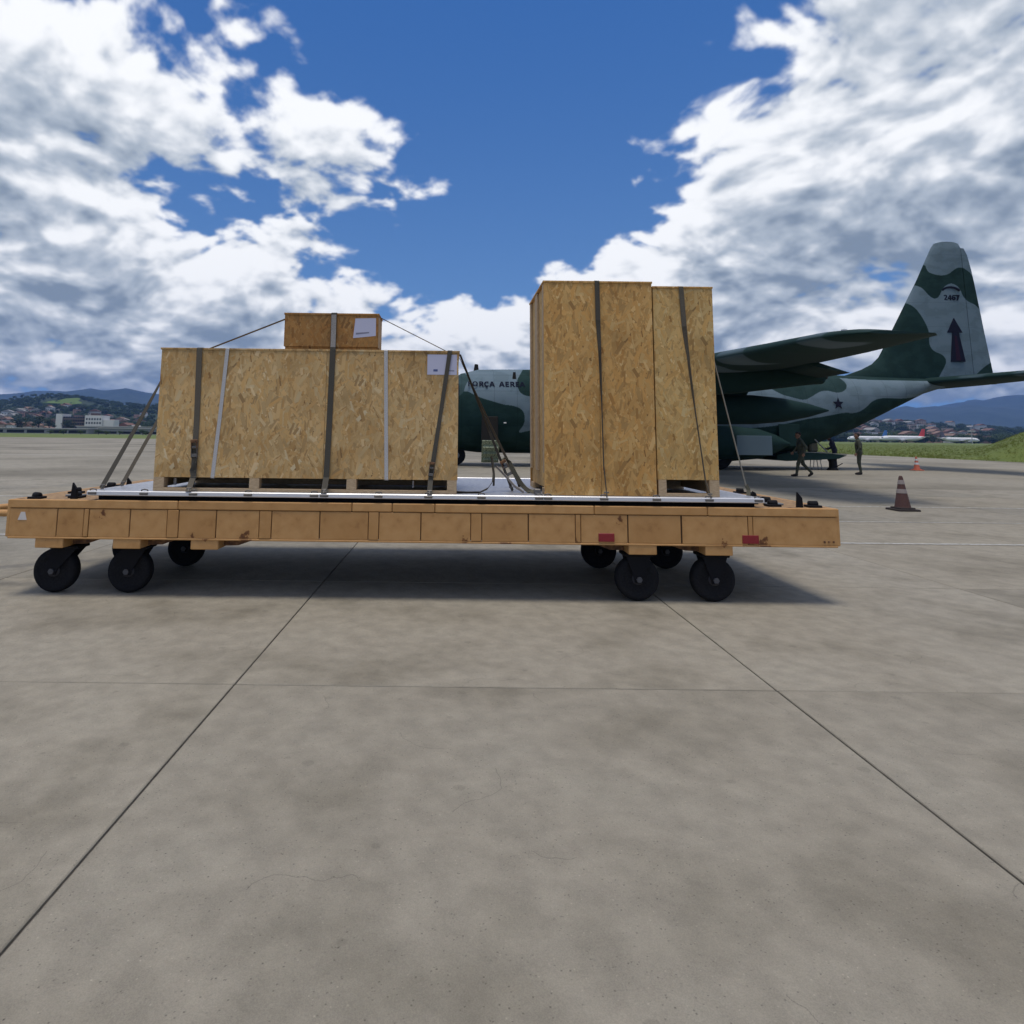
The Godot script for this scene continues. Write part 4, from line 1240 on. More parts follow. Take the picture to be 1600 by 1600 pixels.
		# main gear sponson with its wheels
		var sp := mb()
		var spr := []
		for q in [[7.6, 0.05, 0.1], [8.2, 0.5, 0.4], [9.2, 0.75, 0.62], [11.0, 0.85, 0.72], [13.5, 0.85, 0.72], [14.8, 0.72, 0.55], [15.6, 0.45, 0.3], [16.2, 0.1, 0.08]]:
			spr.append(ring(Vector3(q[0], 1.25, AXZ + sd * 1.95), Vector3(0, q[1], 0), Vector3(0, 0, q[2] + 0.25), 20))
		loft(sp, spr, true, camo_uv)
		obj("sponson", sp, M.green_skin, a)
		one_box("gear_door", Vector3(13.35, 0.72, AXZ + sd * 2.93 - 0.02), Vector3(15.0, 1.62, AXZ + sd * 2.93 + 0.02), M.gear_door, a, 0.03)
		for x in [11.2, 12.75]:
			wheel(a, "main_wheel", Vector3(x, 0.71, AXZ + sd * 2.15), 0.71, 0.25)
			var lg := mb()
			tube(lg, [Vector3(x, 0.71, AXZ + sd * 1.95), Vector3(x, 1.5, AXZ + sd * 1.95)], 0.12, 10)
			obj("gear_leg", lg, M.metal_grey, a)
	for s in [-0.24, 0.24]: wheel(a, "nose_wheel", Vector3(0.30, 0.48, AXZ + s), 0.48, 0.13)
	var ng := mb()
	tube(ng, [Vector3(0.30, 0.48, AXZ), Vector3(0.38, 1.2, AXZ)], 0.08, 10)
	tube(ng, [Vector3(0.30, 0.48, AXZ - 0.24), Vector3(0.30, 0.48, AXZ + 0.24)], 0.05, 8)
	tube(ng, [Vector3(0.36, 0.6, AXZ), Vector3(0.95, 1.0, AXZ)], 0.04, 8)
	obj("gear_leg", ng, M.white, a)
	# cargo ramp let down level at the tail, on its struts
	var rp := mb()
	prism(rp, PackedVector2Array([Vector2(15.9, 0.70), Vector2(16.6, 0.86), Vector2(18.6, 0.80), Vector2(19.3, 0.72), Vector2(18.9, 0.56), Vector2(16.4, 0.42), Vector2(15.9, 0.5)]), AXZ - 1.5, AXZ + 1.55)
	var ramp := obj("cargo_ramp", rp, M.green_skin, a)
	one_box("ramp_floor", Vector3(16.7, 0.845, AXZ - 1.45), Vector3(18.6, 0.87, AXZ + 1.5), M.pale_deck, ramp, 0.004)
	one_box("ramp_toe", Vector3(18.62, 0.74, AXZ - 1.45), Vector3(19.35, 0.80, AXZ + 1.5), M.pale_deck, ramp, 0.01)
	for s in [-1.4, 1.42]:
		var rt := mb()
		tube(rt, [Vector3(17.6, 1.75, AXZ + s), Vector3(18.45, 0.86, AXZ + s)], 0.035, 8)
		obj("ramp_strut", rt, M.metal_grey, ramp)
	# kit on the ramp
	for q in [[17.25, 0.75, 0.55, 0.62, 0], [17.95, 0.45, 0.40, 0.40, 1]]:
		var bag := thing(["equipment_case", "kit_bag"][q[4]], ["dark upright equipment case standing on the plane's lowered ramp", "small dark kit bag lying on the ramp beside the equipment case"][q[4]], ["case", "bag"][q[4]], Vector3(q[0], 0.87, AXZ + 1.0))
		var bb := mb()
		box(bb, Vector3(q[0], 0.8705 + q[1] * 0.5, AXZ + 1.0), Vector3(q[2], q[1], q[3]), 0.07)
		obj("shell", bb, [M.rubber, M.strap_olive][q[4]], bag)
		var bh := mb()
		tube(bh, [Vector3(q[0] - 0.1, 0.86 + q[1], AXZ + 1.0), Vector3(q[0] - 0.08, 0.93 + q[1], AXZ + 1.0), Vector3(q[0] + 0.08, 0.93 + q[1], AXZ + 1.0), Vector3(q[0] + 0.1, 0.86 + q[1], AXZ + 1.0)], 0.014, 6)
		obj("handle", bh, M.black_steel, bag)
	# stand under the ramp
	var rsd := thing("ramp_stand", "thin metal trestle standing under the plane's lowered ramp", "stand", Vector3(17.9, 0, AXZ + 1.3))
	for q in [[17.75, 1.15], [18.05, 1.15], [17.75, 1.45], [18.05, 1.45]]:
		var lg2 := mb()
		tube(lg2, [Vector3(q[0] + (q[0] - 17.9) * 0.4, 0, AXZ + q[1]), Vector3(q[0], 0.50, AXZ + q[1])], 0.018, 6)
		obj("leg", lg2, M.metal_grey, rsd)
	one_box("top_bar", Vector3(17.7, 0.48, AXZ + 1.10), Vector3(18.1, 0.515, AXZ + 1.5), M.metal_grey, rsd, 0.005)
	var jk := thing("ramp_jack", "stout black jack standing under the plane's ramp end", "jack", Vector3(18.75, 0, AXZ + 1.25))
	var jb := mb()
	lathe(jb, [Vector2(0.24, 0.0), Vector2(0.26, 0.04), Vector2(0.2, 0.1), Vector2(0.16, 0.15), Vector2(0.15, 0.40), Vector2(0.2, 0.48), Vector2(0.22, 0.56)], Transform3D(Basis(Vector3.RIGHT, -PI / 2), Vector3(18.75, 0, AXZ + 1.25)), 16)
	obj("pedestal", jb, M.rubber, jk)
	var jh := mb()
	tube(jh, [Vector3(18.75, 0.12, AXZ + 1.4), Vector3(18.95, 0.35, AXZ + 1.75)], 0.02, 6)
	obj("lever", jh, M.black_steel, jk)

func cross_x(poly: Array, y: float, first: bool) -> float:
	var best := 1e9 if first else -1e9
	for i in poly.size() - 1:
		var a: Array = poly[i]
		var b: Array = poly[i + 1]
		if (a[1] - y) * (b[1] - y) <= 0.0 and absf(a[1] - b[1]) > 1e-6:
			var x: float = a[0] + (y - a[1]) / (b[1] - a[1]) * (b[0] - a[0])
			best = minf(best, x) if first else maxf(best, x)
	if first and best > 100.0: best = 18.9
	if first and y <= 4.5: best = 18.9
	return best

func wheel(parent: Node3D, called: String, c: Vector3, r: float, hw: float) -> void:
	var n := Node3D.new()
	n.name = called
	parent.add_child(n, true)
	n.position = c - parent.position
	var t := mb()
	lathe(t, [Vector2(r * 0.55, -hw * 0.8), Vector2(r * 0.8, -hw), Vector2(r * 0.95, -hw * 0.75), Vector2(r, -hw * 0.3), Vector2(r, hw * 0.3), Vector2(r * 0.95, hw * 0.75), Vector2(r * 0.8, hw), Vector2(r * 0.55, hw * 0.8)], Transform3D(), 24)
	inst("tyre", t.commit(), M.rubber, n)
	var h := mb()
	lathe(h, [Vector2(r * 0.1, -hw * 0.9), Vector2(r * 0.3, -hw * 0.85), Vector2(r * 0.56, -hw * 0.6), Vector2(r * 0.56, hw * 0.6), Vector2(r * 0.3, hw * 0.85), Vector2(r * 0.1, hw * 0.9)], Transform3D(), 16)
	inst("rim", h.commit(), M.metal_grey, n)

func engine(a: Node3D, at: Vector3, back: float) -> void:
	var n := mb()
	var rings := []
	for q in [[5.35, 3.62, 0.50, 0.42], [5.6, 3.6, 0.62, 0.50], [6.5, 3.6, 0.70, 0.56], [8.0, 3.62, 0.70, 0.56], [9.6, 3.66, 0.62, 0.52], [11.0, 3.72, 0.5, 0.45], [12.4, 3.74, 0.34, 0.36], [12.9, 3.74, 0.30, 0.32]]:
		rings.append(ring(Vector3(q[0] + back, q[1], at.z), Vector3(0, q[2], 0), Vector3(0, 0, q[3]), 18))
	loft(n, rings)
	var e := obj("engine_nacelle", n, M.green_skin, a)
	one_box("exhaust", Vector3(12.88 + back, 3.6, at.z - 0.2), Vector3(13.05 + back, 3.9, at.z + 0.2), M.hole, e, 0.05)
	one_box("air_intake", Vector3(5.33 + back, 3.08, at.z - 0.3), Vector3(5.7 + back, 3.24, at.z + 0.3), M.hole, e, 0.04)
	var p := Node3D.new()
	p.name = "propeller"
	a.add_child(p, true)
	p.position = Vector3(5.1 + back, 3.62, at.z) - a.position
	var s := mb()
	lathe(s, [Vector2(0.02, -0.55), Vector2(0.14, -0.48), Vector2(0.26, -0.3), Vector2(0.32, -0.05), Vector2(0.34, 0.24)], Transform3D(Basis(Vector3.UP, PI / 2), Vector3.ZERO), 18)
	inst("spinner", s.commit(), M.green_skin, p)
	var b := mb()
	var br := []
	for q in [[0.3, 0.10, 0.06, 0.9], [0.7, 0.20, 0.045, 0.7], [1.2, 0.26, 0.03, 0.5], [1.8, 0.24, 0.02, 0.35], [2.05, 0.16, 0.01, 0.3]]:
		var w: Vector3 = Vector3(sin(q[3]), 0, cos(q[3])) * q[1]
		var t: Vector3 = Vector3(cos(q[3]), 0, -sin(q[3])) * q[2]
		br.append(PackedVector3Array([Vector3(0, q[0], 0) - w, Vector3(0, q[0], 0) + t, Vector3(0, q[0], 0) + w, Vector3(0, q[0], 0) - t]))
	loft(b, br)
	var bm := b.commit()
	for k in 4: inst("blade", bm, M.black_steel, p, Transform3D(Basis(Vector3.RIGHT, PI / 4 + k * PI / 2), Vector3.ZERO))

# ------------------------------------------------------------------ people
# bones: [a, b, ra, rb, colour index]; joined by a smooth minimum and meshed as surface nets
func sdf_mesh(st: SurfaceTool, bones: Array, cell: float, k: float, cols: Array) -> void:
	var lo := Vector3.ONE * 1e9
	var hi := -lo
	for b in bones:
		var r: float = maxf(b[2], b[3]) + cell * 2.5
		lo = lo.min(b[0] - Vector3.ONE * r).min(b[1] - Vector3.ONE * r)
		hi = hi.max(b[0] + Vector3.ONE * r).max(b[1] + Vector3.ONE * r)
	var nx := int((hi.x - lo.x) / cell) + 2
	var ny := int((hi.y - lo.y) / cell) + 2
	var nz := int((hi.z - lo.z) / cell) + 2
	var f := PackedFloat32Array()
	f.resize(nx * ny * nz)
	f.fill(1.0)
	var ci := PackedInt32Array()
	ci.resize(nx * ny * nz)
	var bd := PackedFloat32Array()
	bd.resize(nx * ny * nz)
	bd.fill(9.0)
	for b in bones:
		var a: Vector3 = b[0]
		var ab: Vector3 = b[1] - b[0]
		var l2 := maxf(ab.length_squared(), 1e-9)
		var m: float = maxf(b[2], b[3]) + cell * 2.5 + k
		var blo: Vector3 = (a.min(b[1]) - Vector3.ONE * m - lo) / cell
		var bhi: Vector3 = (a.max(b[1]) + Vector3.ONE * m - lo) / cell
		for z in range(maxi(0, int(blo.z)), mini(nz, int(bhi.z) + 1)):
			for y in range(maxi(0, int(blo.y)), mini(ny, int(bhi.y) + 1)):
				for x in range(maxi(0, int(blo.x)), mini(nx, int(bhi.x) + 1)):
					var p := lo + Vector3(x, y, z) * cell
					var t := clampf((p - a).dot(ab) / l2, 0.0, 1.0)
					var d := p.distance_to(a + ab * t) - lerpf(b[2], b[3], t)
					var i := (z * ny + y) * nx + x
					var o := f[i]
					var h := clampf(0.5 + 0.5 * (o - d) / k, 0.0, 1.0)
					f[i] = lerpf(o, d, h) - k * h * (1.0 - h)
					if d < bd[i]:
						bd[i] = d
						ci[i] = b[4]
	var vid := {}
	var vp := []
	var vc := []
	for z in nz - 1:
		for y in ny - 1:
			for x in nx - 1:
				var i0 := (z * ny + y) * nx + x
				var s := PackedFloat32Array([f[i0], f[i0 + 1], f[i0 + nx], f[i0 + nx + 1], f[i0 + nx * ny], f[i0 + nx * ny + 1], f[i0 + nx * ny + nx], f[i0 + nx * ny + nx + 1]])
				var neg := 0
				for v in s:
					if v < 0.0: neg += 1
				if neg == 0 or neg == 8: continue
				var acc := Vector3.ZERO
				var cnt := 0
				for e in [[0, 1], [2, 3], [4, 5], [6, 7], [0, 2], [1, 3], [4, 6], [5, 7], [0, 4], [1, 5], [2, 6], [3, 7]]:
					if (s[e[0]] < 0.0) != (s[e[1]] < 0.0):
						var t := s[e[0]] / (s[e[0]] - s[e[1]])
						var pa := Vector3(e[0] & 1, (e[0] >> 1) & 1, e[0] >> 2)
						var pb := Vector3(e[1] & 1, (e[1] >> 1) & 1, e[1] >> 2)
						acc += pa.lerp(pb, t)
						cnt += 1
				vid[i0] = vp.size()
				vp.append(lo + (Vector3(x, y, z) + acc / cnt) * cell)
				vc.append(ci[i0])
	var tris := []
	var nor := []
	nor.resize(vp.size())
	nor.fill(Vector3.ZERO)
	var step := [1, nx, nx * ny]
	for z in range(1, nz - 1):
		for y in range(1, ny - 1):
			for x in range(1, nx - 1):
				var i0 := (z * ny + y) * nx + x
				for ax in 3:
					var i1: int = i0 + step[ax]
					if (f[i0] < 0.0) == (f[i1] < 0.0): continue
					var u: int = step[(ax + 1) % 3]
					var w: int = step[(ax + 2) % 3]
					var q := [i0, i0 - u, i0 - u - w, i0 - w]
					if not (vid.has(q[0]) and vid.has(q[1]) and vid.has(q[2]) and vid.has(q[3])): continue
					var g := [vid[q[0]], vid[q[1]], vid[q[2]], vid[q[3]]]
					if f[i0] >= 0.0: g = [g[3], g[2], g[1], g[0]]
					for tr in [[g[0], g[1], g[2]], [g[0], g[2], g[3]]]:
						tris.append(tr)
						var n: Vector3 = (vp[tr[1]] - vp[tr[0]]).cross(vp[tr[2]] - vp[tr[0]])
						for v in tr: nor[v] += n
	for tr in tris:
		for v in [tr[0], tr[2], tr[1]]:
			st.set_normal(nor[v].normalized())
			st.set_color(cols[vc[v]])
			st.add_vertex(vp[v])

# j: joints in the person's own frame (facing +x, y up); scale about 1.75 m tall
func person(label: String, at: Vector3, turn: float, j: Dictionary, suit: Color, extra := "") -> void:
	var p := thing("person", label, "person", at, "crew beside the plane's tail")
	p.rotation.y = turn
	var skin := Color(0.22, 0.12, 0.075)
	var boots := Color(0.012, 0.011, 0.011)
	var hair := Color(0.012, 0.009, 0.008)
	var cols := [suit, skin, boots, hair]
	var st := mb()
	var b := []
	var hip: Vector3 = j.hip
	var chest: Vector3 = j.chest
	var neck: Vector3 = j.neck
	b.append([hip + Vector3(0, 0, -0.07), hip + Vector3(0, 0, 0.07), 0.115, 0.115, 0])
	b.append([hip, (hip + chest) * 0.5, 0.13, 0.125, 0])
	b.append([(hip + chest) * 0.5, chest, 0.125, 0.14, 0])
	b.append([chest + Vector3(0, 0.02, -0.08), chest + Vector3(0, 0.02, 0.08), 0.125, 0.125, 0])
	b.append([chest + Vector3(0, 0.14, -0.14), chest + Vector3(0, 0.14, 0.14), 0.075, 0.075, 0])
	b.append([chest + Vector3(0, 0.1, 0), neck, 0.09, 0.06, 0])
	b.append([neck, j.head + Vector3(0, -0.08, 0), 0.055, 0.055, 1])
	for s in [["l", -1.0], ["r", 1.0]]:
		var n: String = s[0]
		var sh := chest + Vector3(0, 0.13, 0.185 * s[1])
		b.append([sh, j[n + "elbow"], 0.066, 0.05, 0])
		b.append([j[n + "elbow"], j[n + "wrist"], 0.05, 0.036, 0])
		b.append([hip + Vector3(0, -0.03, 0.095 * s[1]), j[n + "knee"], 0.098, 0.066, 0])
		b.append([j[n + "knee"], j[n + "ankle"], 0.066, 0.047, 0])
		var fw: Vector3 = j[n + "toe"] - j[n + "ankle"]
		b.append([j[n + "ankle"] + Vector3(0, -0.035, 0), j[n + "ankle"] + fw * 0.6 + Vector3(0, -0.02, 0), 0.05, 0.042, 2])
		b.append([j[n + "ankle"] + fw * 0.5 + Vector3(0, -0.01, 0), j[n + "toe"], 0.042, 0.036, 2])
	sdf_mesh(st, b, 0.024, 0.035, cols)
	# head with nose, ears and hair
	var hd: Vector3 = j.head
	var hb := []
	hb.append([hd + Vector3(0, 0.03, 0), hd + Vector3(0.01, 0.035, 0), 0.094, 0.09, 1])
	hb.append([hd + Vector3(0.02, -0.06, 0), hd + Vector3(0.035, -0.075, 0), 0.066, 0.05, 1])
	hb.append([hd + Vector3(0.09, 0.0, 0), hd + Vector3(0.108, -0.03, 0), 0.012, 0.016, 1])
	for s in [-1.0, 1.0]:
		hb.append([hd + Vector3(-0.005, 0.01, 0.09 * s), hd + Vector3(-0.01, -0.03, 0.088 * s), 0.016, 0.012, 1])
		hb.append([hd + Vector3(0.088, 0.018, 0.032 * s), hd + Vector3(0.089, 0.018, 0.03 * s), 0.011, 0.011, 3])
	hb.append([hd + Vector3(0.086, -0.062, -0.02), hd + Vector3(0.086, -0.062, 0.02), 0.008, 0.008, 1])
	hb.append([hd + Vector3(-0.02, 0.06, 0), hd + Vector3(0.012, 0.072, 0), 0.094, 0.078, 3])
	sdf_mesh(st, hb, 0.011, 0.018, cols)
	# hands: palm, four fingers, thumb
	for s in ["l", "r"]:
		var w: Vector3 = j[s + "wrist"]
		var d: Vector3 = (w - j[s + "elbow"]).normalized()
		var side := d.cross(Vector3(0, 0, 1)).normalized()
		if side.length() < 0.5: side = Vector3.RIGHT
		var pn := d.cross(side).normalized()
		var h := [[w, w + d * 0.075, 0.026, 0.03, 1]]
		for q in 4:
			var off := side * (0.033 - 0.022 * q)
			var ln: float = [0.07, 0.08, 0.075, 0.058][q]
			var k0 := w + d * 0.075 + off
			h.append([k0, k0 + d * ln * 0.55 + pn * 0.006, 0.0098, 0.009, 1])
			h.append([k0 + d * ln * 0.55 + pn * 0.006, k0 + d * ln * 0.9 + pn * 0.028, 0.009, 0.008, 1])
		h.append([w + d * 0.03 + side * 0.02, w + d * 0.07 + side * 0.055, 0.012, 0.0105, 1])
		h.append([w + d * 0.07 + side * 0.055, w + d * 0.098 + side * 0.058 + pn * 0.012, 0.0105, 0.009, 1])
		sdf_mesh(st, h, 0.007, 0.006, cols)
	var o := MeshInstance3D.new()
	o.mesh = st.commit()
	o.material_override = M.people
	o.name = "body"
	p.add_child(o, true)

func people() -> void:
	M.people = plain(Color.WHITE, 0.88)
	M.people.vertex_color_use_as_albedo = true
	var olive := Color(0.045, 0.050, 0.034)
	# walking to the left
	var walk := {hip = Vector3(0, 0.93, 0), chest = Vector3(0.03, 1.27, 0), neck = Vector3(0.05, 1.50, 0), head = Vector3(0.09, 1.62, 0),
		lelbow = Vector3(-0.12, 1.14, -0.25), lwrist = Vector3(-0.02, 0.93, -0.27), relbow = Vector3(0.08, 1.13, 0.26), rwrist = Vector3(0.24, 0.97, 0.22),
		lknee = Vector3(0.16, 0.52, -0.09), lankle = Vector3(0.24, 0.10, -0.09), ltoe = Vector3(0.42, 0.05, -0.10), rknee = Vector3(-0.06, 0.50, 0.09), rankle = Vector3(-0.36, 0.16, 0.09), rtoe = Vector3(-0.24, 0.04, 0.09)}
	person("person in olive flight suit walking left beneath the plane's tail", Vector3(14.0, 0, -25.75), PI - 0.25, walk, olive)
	var stand := {hip = Vector3(0, 0.94, 0), chest = Vector3(0.01, 1.28, 0), neck = Vector3(0.02, 1.50, 0), head = Vector3(0.045, 1.63, 0),
		lelbow = Vector3(-0.03, 1.14, -0.26), lwrist = Vector3(0.10, 0.93, -0.24), relbow = Vector3(-0.04, 1.14, 0.26), rwrist = Vector3(0.08, 0.92, 0.26),
		lknee = Vector3(0.03, 0.52, -0.11), lankle = Vector3(-0.02, 0.10, -0.12), ltoe = Vector3(0.17, 0.045, -0.16), rknee = Vector3(0.02, 0.52, 0.11), rankle = Vector3(-0.03, 0.10, 0.12), rtoe = Vector3(0.16, 0.045, 0.15)}
	person("person in olive flight suit standing at the end of the plane's ramp", Vector3(17.5, 0, -27.65), PI - 0.5, stand, olive)
	var lean := stand.duplicate()
	lean.chest = Vector3(0.10, 1.24, 0); lean.neck = Vector3(0.16, 1.45, 0); lean.head = Vector3(0.22, 1.55, 0)
	lean.lwrist = Vector3(0.30, 1.02, -0.18); lean.lelbow = Vector3(0.06, 1.08, -0.25)
	lean.rwrist = Vector3(0.28, 1.0, 0.16); lean.relbow = Vector3(0.05, 1.06, 0.25)
	person("person in dark blue clothes behind the ramp end, leaning forward", Vector3(20.35, 0, -34.2), PI * 0.75, lean, Color(0.030, 0.028, 0.055))

# ------------------------------------------------------------------ cones
func cone(label: String, at: Vector3, h: float, body: Material, band: Material, base: Material, bands: Array) -> void:
	var c := thing("traffic_cone", label, "cone", at, "traffic cones on the apron")
	var b := mb()
	var w := h * 0.62
	box(b, at + Vector3(0, h * 0.03, 0), Vector3(w, h * 0.05, w), 0.012)
	for q in [[-1, -1], [1, -1], [1, 1], [-1, 1]]: box(b, at + Vector3(q[0] * w * 0.42, h * 0.012, q[1] * w * 0.42), Vector3(w * 0.16, h * 0.024, w * 0.16), 0.004)
	box(b, at + Vector3(0, h * 0.075, 0), Vector3(w * 0.72, h * 0.045, w * 0.72), 0.02)
	obj("base", b, base, c)
	var up := Basis(Vector3.RIGHT, -PI / 2)
	var rad := func(t: float) -> float: return lerpf(w * 0.34, w * 0.075, t)
	var s := mb()
	lathe(s, [Vector2(rad.call(0.0), h * 0.09), Vector2(rad.call(0.1), h * 0.15), Vector2(rad.call(0.95), h * 0.95), Vector2(rad.call(1.0) * 0.95, h * 0.985), Vector2(rad.call(1.0) * 0.6, h)], Transform3D(up, at), 20)
	obj("cone_body", s, body, c)
	for q in bands:
		var r := mb()
		lathe(r, [Vector2(rad.call(q[0] / 0.95 - 0.05) + 0.001, h * q[0]), Vector2(rad.call(q[0] / 0.95 - 0.05) + 0.004, h * q[0] + 0.002), Vector2(rad.call(q[1] / 0.95 - 0.05) + 0.004, h * q[1] - 0.002), Vector2(rad.call(q[1] / 0.95 - 0.05) + 0.001, h * q[1])], Transform3D(up, at), 20)
		obj("reflective_band", r, band, c)

func cones() -> void:
	cone("orange traffic cone, shade painted in as brown-red, with pale bands, standing nearest on the apron", Vector3(9.55, 0, -13.75), 0.72, M.cone_shaded, M.cone_band, M.cone_base, [[0.50, 0.62], [0.76, 0.88]])
	cone("bright orange-red traffic cone far off beside the grass", Vector3(23.35, 0, -32.4), 0.70, M.cone_orange, M.white, M.cone_orange, [[0.42, 0.56], [0.70, 0.82]])

# ------------------------------------------------------------------ far country
var hill_noise: FastNoiseLite
var hill_ctl := [[-2600.0, 70.0], [-1500.0, 60.0], [-1160.0, 62.0], [-1054.0, 66.0], [-994.0, 80.0], [-934.0, 83.0], [-872.0, 79.0], [-812.0, 68.0], [-750.0, 63.0], [-695.0, 62.0], [-500.0, 58.0], [0.0, 50.0], [600.0, 46.0], [966.0, 48.0], [1010.0, 44.0], [1070.0, 42.0], [1129.0, 38.0], [1189.0, 35.0], [1338.0, 30.0], [1700.0, 34.0], [2700.0, 40.0]]
var far_ctl := [[-8000.0, 220.0], [-5000.0, 240.0], [-3800.0, 262.0], [-3519.0, 273.0], [-3360.0, 285.0], [-3252.0, 308.0], [-3078.0, 313.0], [-2952.0, 305.0], [-2823.0, 316.0], [-2676.0, 290.0], [-2547.0, 312.0], [-2400.0, 281.0], [-1800.0, 240.0], [-900.0, 190.0], [0.0, 170.0], [1200.0, 160.0], [2600.0, 150.0], [3200.0, 170.0], [3355.0, 200.0], [3555.0, 251.0], [3654.0, 244.0], [3746.0, 266.0], [3947.0, 275.0], [4030.0, 313.0], [4116.0, 322.0], [4170.0, 315.0], [4277.0, 341.0], [4359.0, 355.0], [4485.0, 363.0], [5200.0, 340.0], [8000.0, 260.0]]

func along(ctl: Array, x: float) -> float:
	for i in ctl.size() - 1:
		if x <= ctl[i + 1][0]:
			var t := clampf((x - ctl[i][0]) / (ctl[i + 1][0] - ctl[i][0]), 0.0, 1.0)
			return lerpf(ctl[i][1], ctl[i + 1][1], smoothstep(0.0, 1.0, t))
	return ctl[-1][1]

# near hills: rise from 520 m to a crest about 1500 m off
func hill_height(x: float, z: float) -> float:
	var d := -z
	var k := 1500.0 / maxf(d, 300.0)
	var crest := along(hill_ctl, x * k if d < 1500.0 else x)
	var t := clampf((d - 760.0) / 740.0, 0.0, 1.0)
	var up := pow(t, 1.0) if d <= 1500.0 else 1.0 - smoothstep(1500.0, 2400.0, d) * 0.6
	var bump := hill_noise.get_noise_2d(x, z) * 11.0 * sin(PI * clampf(t, 0.0, 1.0) * 0.97) if d <= 1500.0 else 0.0
	return -0.1 + maxf(0.0, crest * up + bump)

func grid_mesh(x0: float, x1: float, nx: int, zs: Array, height) -> SurfaceTool:
	var st := mb()
	var rows := []
	for z in zs:
		var row := PackedVector3Array()
		for i in nx + 1:
			var x := lerpf(x0, x1, float(i) / nx)
			row.append(Vector3(x, height.call(x, z), z))
		rows.append(row)
	st.set_smooth_group(0)
	for j in zs.size() - 1:
		for i in nx:
			for v in [rows[j][i], rows[j + 1][i], rows[j + 1][i + 1], rows[j][i], rows[j + 1][i + 1], rows[j][i + 1]]:
				st.add_vertex(v)
	st.index()
	st.generate_normals()
	return st

var mtn_noise: FastNoiseLite
func mountain_height(x: float, z: float) -> float:
	var d := -z
	var crest := along(far_ctl, x * 5000.0 / d if d < 5000.0 else x)
	var t := clampf((d - 2700.0) / 2300.0, 0.0, 1.0)
	var b := mtn_noise.get_noise_2d(x, z * 0.6) * 70.0 * sin(PI * clampf(t, 0.0, 1.0) * 0.98)
	if d > 5000.0: return crest * (1.0 - smoothstep(5000.0, 6500.0, d) * 0.7)
	return maxf(-5.0, crest * smoothstep(0.0, 1.0, pow(t, 0.8)) + b - 8.0 * (1.0 - t))

func mound_height(x: float, z: float) -> float:
	# grass bank rising to the right of the apron edge, its foot running off diagonally
	var rise := smoothstep(-2.0, 14.0, x + 0.80 * z) * smoothstep(42.0, 47.0, x)
	var far := 1.0 - smoothstep(88.0, 125.0, -z)
	return -0.02 + 4.2 * rise * far + hill_noise.get_noise_2d(x * 40.0, z * 40.0) * 0.10 * rise + hill_noise.get_noise_2d(x * 300.0, z * 300.0) * 0.03

func tree_meshes() -> Array:
	# crown of many small leaf faces spread through a lumpy volume, and a forked trunk; unit height
	var r := RandomNumberGenerator.new()
	r.seed = 77
	var out := []
	for v in 3:
		var st := mb()
		var lobes := []
		for k in 9:
			var a := r.randf() * TAU
			var rad := r.randf_range(0.05, 0.26)
			lobes.append([Vector3(cos(a) * rad, r.randf_range(0.36, 0.82), sin(a) * rad), r.randf_range(0.12, 0.2)])
		for k in 620:
			var lb: Array = lobes[r.randi() % 9]
			var dir := Vector3(r.randfn(), r.randfn(), r.randfn()).normalized()
			var p: Vector3 = lb[0] + dir * lb[1] * pow(r.randf(), 0.35)
			var n := (dir + Vector3(r.randfn(), r.randfn(), r.randfn()) * 0.5).normalized()
			var t := n.cross(Vector3(r.randfn(), r.randfn(), r.randfn())).normalized()
			var b := n.cross(t)
			var s := r.randf_range(0.022, 0.042)
			tri(st, p - t * s, p + t * s * 0.7 - b * s * 0.6, p + b * s, n)
			tri(st, p - t * s, p + b * s, p - t * s * 0.4 + b * s * 1.2 - n * s * 0.3, n)
		var tr := mb()
		tube(tr, [Vector3.ZERO, Vector3(0.01, 0.2, 0), Vector3(0.0, 0.45, 0.01), Vector3(0.03, 0.7, 0)], [0.035, 0.026, 0.02, 0.008], 7)
		for k in 4:
			var a2 := r.randf() * TAU
			tube(tr, [Vector3(0, 0.28 + 0.06 * k, 0), Vector3(cos(a2) * 0.12, 0.45 + 0.06 * k, sin(a2) * 0.12), Vector3(cos(a2) * 0.2, 0.58 + 0.06 * k, sin(a2) * 0.2)], [0.016, 0.011, 0.005], 5)
		out.append([st.commit(), tr.commit()])
	return out

func tree(tm: Array, at: Vector3, h: float, w: float, m: Material, label: String, group: String) -> void:
	var t := thing("tree", label, "tree", at, group)
	var v: Array = tm[rng.randi() % 3]
	var tr := Transform3D(Basis(Vector3.UP, rng.randf() * TAU).scaled_local(Vector3(w, h, w)), Vector3.ZERO)
	inst("trunk", v[1], M.bark, t, tr)
	inst("crown", v[0], m, t, tr)

